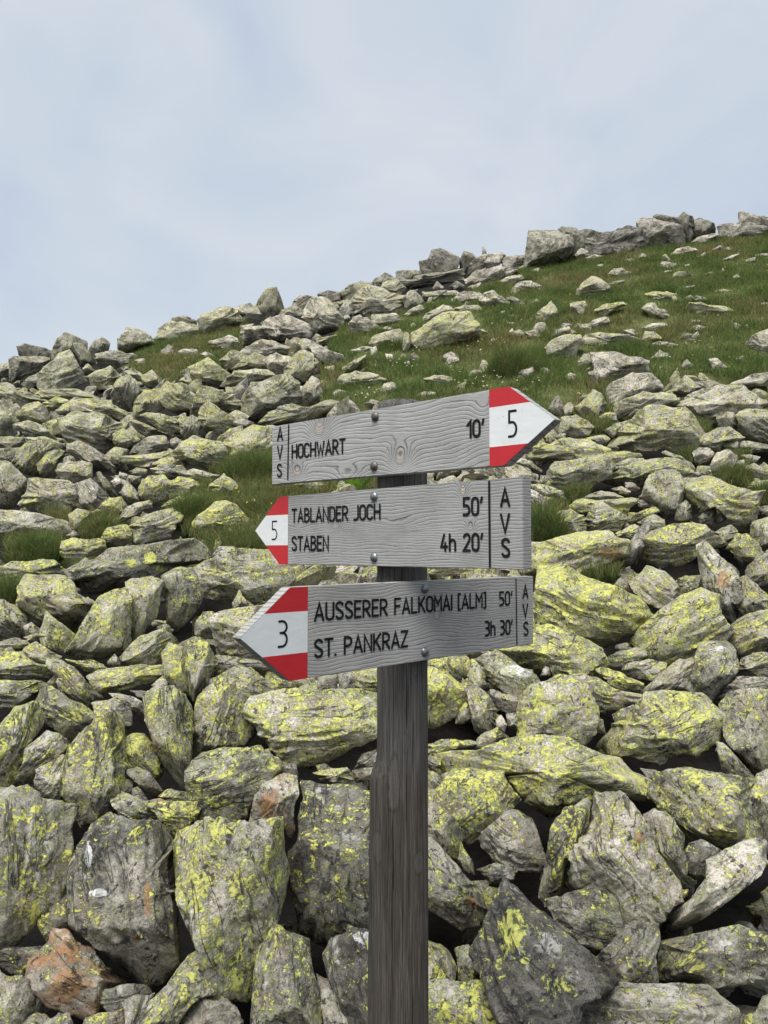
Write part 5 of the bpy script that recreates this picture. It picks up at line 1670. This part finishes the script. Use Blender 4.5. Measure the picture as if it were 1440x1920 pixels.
def build_post():
    top = pix_z(747, POST_Y - 0.045)
    step_z = pix_z(1440, POST_Y - 0.05)
    H = top - BASE_Z
    nz, na = 240, 72
    zz = np.linspace(0, H, nz)
    aa = np.linspace(0, 2 * math.pi, na, endpoint=False)
    Z, A = np.meshgrid(zz, aa, indexing='ij')
    # rounded eight-sided trunk, planed flat in front
    rr = np.full(A.shape, 0.0)
    inv = 0
    for k, (g, h) in enumerate([(-90, 0.0485), (-38, 0.0515), (-142, 0.0505), (0, 0.0495), (180, 0.0500), (45, 0.051), (90, 0.05), (135, 0.051)]):
        inv = inv + np.maximum(np.cos(A - math.radians(g)) / h, 0) ** 16
    rr = inv ** (-1 / 16)
    x, y = rr * np.cos(A), rr * np.sin(A)
    # the trunk is a hand wider on the left below the trimmed length
    wz = step_z - BASE_Z
    s = np.clip((wz + 0.012 - Z) / 0.05, 0, 1); s = s * s * (3 - 2 * s)
    wide = s * (0.0135 + 0.004 * np.clip((wz - Z) / 0.4, 0, 1))
    x = x - wide * np.clip(-np.cos(A) * 1.6 + 0.1, 0, 1)
    P = np.stack([x.ravel(), y.ravel(), Z.ravel()], 1)
    n = fbm(np.stack([np.cos(A.ravel()) * 9, np.sin(A.ravel()) * 9, Z.ravel() * 2.2], 1), 4)
    n2 = fbm(np.stack([np.cos(A.ravel()) * 26, np.sin(A.ravel()) * 26, Z.ravel() * 5], 1), 3)
    k = 1 + 0.012 * n + 0.014 * n2
    P[:, 0] *= k; P[:, 1] *= k
    # rounded, sloping top
    tz = P[:, 2] > H - 0.012
    f = np.clip((P[:, 2] - (H - 0.012)) / 0.012, 0, 1)
    sh = 1 - 0.16 * f ** 2
    P[:, 0] *= sh; P[:, 1] *= sh
    P[:, 2] -= np.where(tz, 0.10 * np.maximum(P[:, 0] - 0.012, 0), 0)
    i = np.arange(nz * na).reshape(nz, na)
    q = np.stack([i[:-1], np.roll(i[:-1], -1, 1), np.roll(i[1:], -1, 1), i[1:]], -1).reshape(-1, 4)
    cen = np.array([[0, 0, P[i[-1], 2].mean() + 0.002]])
    V = np.concatenate([P, cen])
    ci = len(P)
    tr = np.stack([i[-1], np.roll(i[-1], -1), np.full(na, ci)], -1)
    me = mesh_np('post', V, tr, q)
    o = link('post', me, POSTW, root)
    o['label'] = 'dark weathered squared wooden post'
    return o


post = build_post()


# single-stroke lettering as routed into the boards
def arc(cx, cy, rx, ry, a0, a1, n=10):
    return [(cx + rx * math.cos(math.radians(a0 + (a1 - a0) * k / n)), cy + ry * math.sin(math.radians(a0 + (a1 - a0) * k / n))) for k in range(n + 1)]


_w = 0.44
_o = arc(_w / 2, 1 - _w / 2, _w / 2, _w / 2, 0, 180) + arc(_w / 2, _w / 2, _w / 2, _w / 2, 180, 360)
GLYPH = {
    'A': (0.50, [[(0, 0), (0.25, 1), (0.50, 0)], [(0.09, 0.30), (0.41, 0.30)]]),
    'B': (0.42, [[(0, 0), (0, 1), (0.18, 1)] + arc(0.18, 0.77, 0.20, 0.23, 90, -90) + [(0.0, 0.54)], [(0.18, 0.54)] + arc(0.18, 0.27, 0.24, 0.27, 90, -90) + [(0, 0)]]),
    'C': (0.42, [[(0.42, 0.86)] + arc(0.21, 0.79, 0.21, 0.21, 20, 180) + arc(0.21, 0.21, 0.21, 0.21, 180, 340)]),
    'D': (0.44, [[(0, 0), (0, 1), (0.20, 1)] + arc(0.20, 0.76, 0.24, 0.24, 90, 0) + arc(0.20, 0.24, 0.24, 0.24, 0, -90) + [(0, 0)]]),
    'E': (0.38, [[(0.38, 1), (0, 1), (0, 0), (0.38, 0)], [(0, 0.52), (0.33, 0.52)]]),
    'F': (0.38, [[(0.38, 1), (0, 1), (0, 0)], [(0, 0.52), (0.33, 0.52)]]),
    'H': (0.44, [[(0, 0), (0, 1)], [(0.44, 0), (0.44, 1)], [(0, 0.5), (0.44, 0.5)]]),
    'I': (0.0, [[(0, 0), (0, 1)]]),
    'J': (0.34, [[(0.34, 1), (0.34, 0.2)] + arc(0.14, 0.2, 0.20, 0.2, 0, -90) + [(0.0, 0.0)]]),
    'K': (0.44, [[(0, 0), (0, 1)], [(0.42, 1), (0.02, 0.42)], [(0.14, 0.57), (0.44, 0)]]),
    'L': (0.36, [[(0, 1), (0, 0), (0.36, 0)]]),
    'M': (0.52, [[(0, 0), (0, 1), (0.26, 0.45), (0.52, 1), (0.52, 0)]]),
    'N': (0.44, [[(0, 0), (0, 1), (0.44, 0), (0.44, 1)]]),
    'O': (_w, [_o + [_o[0]]]),
    'P': (0.42, [[(0, 0), (0, 1), (0.18, 1)] + arc(0.18, 0.73, 0.24, 0.27, 90, -90) + [(0, 0.46)]]),
    'R': (0.44, [[(0, 0), (0, 1), (0.18, 1)] + arc(0.18, 0.73, 0.24, 0.27, 90, -90) + [(0, 0.46)], [(0.18, 0.46), (0.44, 0)]]),
    'S': (0.42, [arc(0.21, 0.77, 0.21, 0.23, 25, 180, 9) + [(0.03, 0.66), (0.21, 0.52), (0.39, 0.36)] + arc(0.21, 0.23, 0.21, 0.23, 0, -155, 9)]),
    'T': (0.44, [[(0, 1), (0.44, 1)], [(0.22, 1), (0.22, 0)]]),
    'U': (0.44, [[(0, 1), (0, 0.22)] + arc(0.22, 0.22, 0.22, 0.22, 180, 360) + [(0.44, 1)]]),
    'V': (0.48, [[(0, 1), (0.24, 0), (0.48, 1)]]),
    'W': (0.62, [[(0, 1), (0.15, 0), (0.31, 0.72), (0.47, 0), (0.62, 1)]]),
    'Z': (0.42, [[(0, 1), (0.42, 1), (0, 0), (0.42, 0)]]),
    'h': (0.36, [[(0, 0), (0, 1)], [(0, 0.50), (0.08, 0.62)] + arc(0.18, 0.46, 0.18, 0.20, 90, 0, 8) + [(0.36, 0)]]),
    '0': (0.38, [arc(0.19, 0.76, 0.19, 0.24, 0, 180) + arc(0.19, 0.24, 0.19, 0.24, 180, 360) + [(0.38, 0.76)]]),
    '1': (0.20, [[(0, 0.76), (0.20, 1), (0.20, 0)]]),
    '2': (0.38, [arc(0.19, 0.76, 0.19, 0.24, 160, -20) + [(0.30, 0.52), (0.0, 0.0), (0.38, 0)]]),
    '3': (0.36, [[(0.02, 1), (0.16, 1)] + arc(0.16, 0.77, 0.19, 0.23, 90, -90) + [(0.08, 0.54)], [(0.16, 0.54)] + arc(0.16, 0.27, 0.20, 0.27, 90, -90) + [(0, 0)]]),
    '4': (0.40, [[(0.20, 1), (0, 0.24), (0.40, 0.24)], [(0.27, 0.46), (0.27, 0)]]),
    '5': (0.36, [[(0.34, 1), (0.02, 1), (0.02, 0.56), (0.16, 0.56)] + arc(0.16, 0.28, 0.20, 0.28, 90, -90) + [(0, 0)]]),
    "'": (0.06, [[(0.06, 1), (0.0, 0.74)]]),
    '.': (0.02, [[(0, 0), (0.02, 0.0)]]),
    '[': (0.14, [[(0.14, 1.06), (0, 1.06), (0, -0.06), (0.14, -0.06)]]),
    ']': (0.14, [[(0, 1.06), (0.14, 1.06), (0.14, -0.06), (0, -0.06)]]),
    ' ': (0.22, []),
}


def stroke(bm, pts, hw, y):
    """flat routed line with mitred bends and round ends"""
    p = [np.array(q, float) for q in pts]
    q = [p[0]]
    for a in p[1:]:
        if np.linalg.norm(a - q[-1]) > 1e-6: q.append(a)
    p = q
    n = len(p)
    dirs = [(p[k + 1] - p[k]) / np.linalg.norm(p[k + 1] - p[k]) for k in range(n - 1)]
    L, R = [], []
    for k in range(n):
        d0, d1 = dirs[max(k - 1, 0)], dirs[min(k, n - 2)]
        m = d0 + d1
        if np.linalg.norm(m) < 0.25: m = d1
        m = m / np.linalg.norm(m)
        nn = np.array([-m[1], m[0]])
        s = hw / max(0.42, abs(nn @ np.array([-d1[1], d1[0]])))
        L.append(p[k] + nn * s); R.append(p[k] - nn * s)
    mk = lambda c: bm.verts.new((c[0], y, c[1]))
    vl, vr = [mk(c) for c in L], [mk(c) for c in R]
    for k in range(n - 1): bm.faces.new((vr[k], vr[k + 1], vl[k + 1], vl[k]))
    for e, dr, a, b in ((0, -dirs[0], vl[0], vr[0]), (n - 1, dirs[-1], vr[-1], vl[-1])):
        base = np.array([-dr[1], dr[0]])
        prev = b
        c = mk(p[e])
        # fan of a half disc
        ring = []
        for m in range(1, 6):
            g = -math.pi / 2 + math.pi * m / 6
            ring.append(mk(p[e] + hw * (dr * math.cos(g) + base * math.sin(g))))
        loop = [b] + ring + [a]
        if (np.array([b.co.x, b.co.z]) - p[e]) @ base > 0: loop = [a] + ring + [b]
        for m in range(len(loop) - 1): bm.faces.new((c, loop[m], loop[m + 1]))


class Sign:
    def __init__(self, ang, thick, label, mat, outline, tip_u, side):
        self.ang = ang
        self.d = np.array([math.cos(ang), math.sin(ang), 0])
        self.n = np.array([math.sin(ang), -math.cos(ang), 0])
        self.B = np.array([POST_X, POST_Y, 0]) + self.n * (0.05 + thick)
        self.outline = outline
        bm = bmesh.new()
        rng = np.random.default_rng(int(abs(outline[0][0]) * 9999))
        fr = [bm.verts.new((u, 0, z)) for u, z in outline]
        bk = [bm.verts.new((u, thick, z)) for u, z in outline]
        m = len(outline)
        bm.faces.new(fr)
        bm.faces.new(bk[::-1])
        for k in range(m): bm.faces.new((fr[k], bk[k], bk[(k + 1) % m], fr[(k + 1) % m]))
        bmesh.ops.recalc_face_normals(bm, faces=bm.faces)
        bmesh.ops.bevel(bm, geom=list(bm.edges), offset=0.0011, segments=2, affect='EDGES')
        me = bpy.data.meshes.new('sign_board'); bm.to_mesh(me); bm.free()
        self.o = link('sign_board', me, mat, root)
        self.o['label'] = label
        self.o.location = Vector(self.B) + Vector((0, 0, EYE)) - root.location
        self.o.rotation_euler = (0, 0, ang)

    def uz(self, px, py):
        r = ray(px, py)
        t = self.B @ self.n / (r @ self.n)
        q = r * t - self.B
        return float(q @ self.d), float(q[2])

    def sheet(self, name, mat, cond, lift=0.0006, inset=0.0004):
        """painted area: the outline clipped to half planes (a, b, c): a*u + b*z <= c"""
        poly = [tuple(p) for p in self.outline]
        for a, b, c in cond:
            res = []
            for k in range(len(poly)):
                p, q = poly[k - 1], poly[k]
                fp, fq = a * p[0] + b * p[1] - c, a * q[0] + b * q[1] - c
                if (fp <= 0) != (fq <= 0):
                    s = fp / (fp - fq)
                    res.append((p[0] + s * (q[0] - p[0]), p[1] + s * (q[1] - p[1])))
                if fq <= 0: res.append(q)
            poly = res
        bm = bmesh.new()
        vs = [bm.verts.new((u, -lift, z)) for u, z in poly]
        f = bm.faces.new(vs)
        f.normal_update()
        if f.normal.y > 0: bmesh.ops.reverse_faces(bm, faces=[f])
        me = bpy.data.meshes.new(name); bm.to_mesh(me); bm.free()
        return link(name, me, mat, self.o)

    def text(self, s, x0, yt0, yb0, x1, hw=None, gap=0.17, name='lettering', lift=0.0012, tail=None):
        """word whose first letter spans (x0, yt0)-(x0, yb0) and which ends at x1 in the photograph"""
        u0, zt = self.uz(x0, yt0)
        _, zb = self.uz(x0, yb0)
        h = zt - zb
        slope = 0.0
        if tail:
            u1, zt1 = self.uz(x1, tail[0]); _, zb1 = self.uz(x1, tail[1])
            slope = ((zt1 + zb1) - (zt + zb)) / 2 / max(1e-6, u1 - u0)
        else:
            u1, _ = self.uz(x1, (yt0 + yb0) / 2)
        adv = sum(GLYPH[c][0] for c in s) + gap * (len(s) - 1)
        hw = hw or h * 0.072
        sx = (u1 - u0 - 2 * hw) / adv if adv > 0.01 else h
        bm = bmesh.new()
        pen = 0.0
        for c in s:
            w, st = GLYPH[c]
            for pl in st:
                q = [(u0 + hw + (pen + a) * sx, zb + hw + b * (h - 2 * hw)) for a, b in pl]
                q = [(a, b + slope * (a - u0)) for a, b in q]
                stroke(bm, q, hw, -lift)
            pen += w + gap
        me = bpy.data.meshes.new(name); bm.to_mesh(me); bm.free()
        return link(name, me, BLACK, self.o)

    def line(self, pa, pb, hw):
        bm = bmesh.new()
        stroke(bm, [self.uz(*pa), self.uz(*pb)], hw, -0.0012)
        me = bpy.data.meshes.new('dividing_line'); bm.to_mesh(me); bm.free()
        return link('dividing_line', me, BLACK, self.o)

    def bolt(self, px, py, mat):
        u, z = self.uz(px, py)
        prof = [(0.0092, -0.0008), (0.0092, -0.0016), (0.0088, -0.0030), (0.0075, -0.0046), (0.0054, -0.0058), (0.0028, -0.0064), (0.0, -0.0066)]
        bm = bmesh.new()
        rings = []
        for r, y in prof[:-1]:
            rings.append([bm.verts.new((r * math.cos(k / 20 * 2 * math.pi), y, r * math.sin(k / 20 * 2 * math.pi))) for k in range(20)])
        tip = bm.verts.new((0, prof[-1][1], 0))
        for a, b in zip(rings, rings[1:]):
            for k in range(20): bm.faces.new((a[k], a[(k + 1) % 20], b[(k + 1) % 20], b[k]))
        for k in range(20): bm.faces.new((rings[-1][k], rings[-1][(k + 1) % 20], tip))
        bmesh.ops.recalc_face_normals(bm, faces=bm.faces)
        for f in bm.faces: f.smooth = True
        me = bpy.data.meshes.new('bolt'); bm.to_mesh(me); bm.free()
        return link('bolt', me, mat, self.o, (u, 0, z))


RAD = math.radians
# --- top board, points right
tmp_B = lambda ang, th: np.array([POST_X, POST_Y, 0]) + np.array([math.sin(ang), -math.cos(ang), 0]) * (0.05 + th)


def uz_of(ang, th, px, py):
    n = np.array([math.sin(ang), -math.cos(ang), 0]); d = np.array([math.cos(ang), math.sin(ang), 0])
    B = tmp_B(ang, th); r = ray(px, py); t = B @ n / (r @ n); q = r * t - B
    return float(q @ d), float(q[2])


A1, A2, A3, TH = RAD(-41.6), RAD(-45.0), RAD(43.0), 0.024
k1 = [(*uz_of(A1, TH, 598.7, 803), 0.030, 0.030, 5.0, 0.75), (*uz_of(A1, TH, 557, 884), 0.026, 0.018, 4.0, 0.8), (*uz_of(A1, TH, 750, 859), 0.024, 0.024, 6.0, 0.8),
      (*uz_of(A1, TH, 654, 893), 0.040, 0.020, 4.0, 0.0), (*uz_of(A1, TH, 908, 772), 0.030, 0.030, 3.0, 0.0), (*uz_of(A1, TH, 905, 840), 0.05, 0.02, -2.0, 0.0)]
k2 = [(*uz_of(A2, TH, 629, 986), 0.020, 0.012, 4.0, 0.6), (*uz_of(A2, TH, 868, 918), 0.012, 0.019, 3.0, 1.1), (*uz_of(A2, TH, 882, 989), 0.010, 0.010, 3.0, 0.9),
      (*uz_of(A2, TH, 735, 985), 0.090, 0.018, 3.5, 0.0), (*uz_of(A2, TH, 560, 990), 0.045, 0.010, 2.0, 0.0)]
k3 = [(*uz_of(A3, TH, 819, 1153), 0.018, 0.018, 3.5, 0.9), (*uz_of(A3, TH, 985, 1122), 0.013, 0.013, 3.0, 0.9), (*uz_of(A3, TH, 815, 1170), 0.05, 0.03, -2.5, 0.0)]
W1 = board_material('top_board_wood', k1, 120.0, 3.0, (0.35, 0.346, 0.335))
W2 = board_material('middle_board_wood', k2, 190.0, 9.0, (0.305, 0.301, 0.29))
W3 = board_material('bottom_board_wood', k3, 170.0, 5.0, (0.355, 0.347, 0.328))

s1 = Sign(A1, TH, 'top board pointing right with red and white tip numbered 5', W1,
          [(-0.313, 0.1425), (0.287, 0.1412), (0.383, 0.2084), (0.298, 0.2735), (-0.313, 0.2705)], 0.2585, 1)
s1.sheet('white_stripe', WHITE, [(-1, 0, -0.2585), (0, 1, 0.2420), (0, -1, -0.1740)])
s1.sheet('red_stripe', RED, [(-1, 0, -0.2585), (0, -1, -0.2420)])
s1.sheet('red_stripe', RED, [(-1, 0, -0.2585), (0, 1, 0.1740)])
s1.text('A', 520.2, 800.5, 827.7, 531.5); s1.text('V', 520.2, 835.8, 862.6, 530.8); s1.text('S', 519.8, 869.4, 895.6, 529.5)
s1.line((541.9, 797), (540.1, 898), 0.0019)
s1.text('HOCHWART', 547.3, 833.2, 861.0, 648.8, tail=(820.7, 850.8))
s1.text("10'", 874.8, 788.5, 823.0, 909.0, tail=(783.5, 819.0))
s1.text('5', 952.5, 769.6, 821.2, 970.5, hw=0.0020)
s1.bolt(704, 781, RUST); s1.bolt(702, 874, RUST)

s2 = Sign(A2, TH, 'middle board pointing left with red and white tip numbered 5', W2,
          [(-0.3025, -0.0326), (0.340, -0.0326), (0.340, 0.1178), (-0.3025, 0.1163), (-0.3934, 0.0427)], -0.273, -1)
s2.sheet('white_stripe', WHITE, [(1, 0, -0.2725), (0, 1, 0.0757), (0, -1, -0.0090)])
s2.sheet('red_stripe', RED, [(1, 0, -0.2725), (0, -1, -0.0757)])
s2.sheet('red_stripe', RED, [(1, 0, -0.2725), (0, 1, 0.0090)])
s2.text('5', 510.2, 976.4, 1012.6, 520.6, hw=0.0016)
s2.text('TABLANDER JOCH', 547.2, 953.5, 981.0, 714.4, tail=(943.6, 974.6))
s2.text('STABEN', 547.2, 1005.0, 1033.3, 617.4, tail=(1003.8, 1033.3))
s2.text("50'", 867.8, 931.8, 968.0, 906.3, tail=(930.5, 967.0)); s2.text("4h 20'", 826.0, 1000.0, 1034.5, 906.8, tail=(998.5, 1034.7))
s2.line((917.8, 903), (919.2, 1062), 0.0022)
s2.text('A', 937.8, 914, 951.2, 957.4); s2.text('V', 937.8, 962.4, 1000.3, 957.4); s2.text('S', 940.0, 1008.2, 1045.9, 957.5)
s2.bolt(702, 931, STEEL); s2.bolt(702, 1045, STEEL)

s3 = Sign(A3, TH, 'bottom board pointing left with red and white tip numbered 3', W3,
          [(-0.3275, -0.2128), (0.331, -0.2080), (0.333, -0.0592), (-0.3275, -0.0618), (-0.422, -0.1370)], -0.292, -1)
s3.sheet('white_stripe', WHITE, [(1, 0, -0.2920), (0, 1, -0.1019), (0, -1, 0.1697)])
s3.sheet('red_stripe', RED, [(1, 0, -0.2920), (0, -1, 0.1019)])
s3.sheet('red_stripe', RED, [(1, 0, -0.2920), (0, 1, -0.1697)])
s3.text('3', 520.0, 1163.2, 1215.2, 539.0, hw=0.0019)
s3.text('AUSSERER FALKOMAI [ALM]', 588.0, 1129.6, 1166.0, 911.0, gap=0.175, tail=(1109.8, 1140.3))
s3.text('ST. PANKRAZ', 588.0, 1198.3, 1235.0, 764.6, tail=(1180.2, 1214.0))
s3.text("50'", 935.0, 1108.7, 1137.0, 960.3, tail=(1107.0, 1135.2)); s3.text("3h 30'", 908.0, 1163.8, 1194.0, 960.8, tail=(1160.5, 1190.0))
s3.line((966.9, 1086), (968.6, 1208), 0.0017)
s3.text('A', 979.0, 1095.4, 1123.0, 989.8); s3.text('V', 979.0, 1131.6, 1159.3, 989.8); s3.text('S', 980.4, 1165.6, 1193.2, 990.4)
s3.bolt(796, 1104, STEEL); s3.bolt(796, 1222, STEEL)
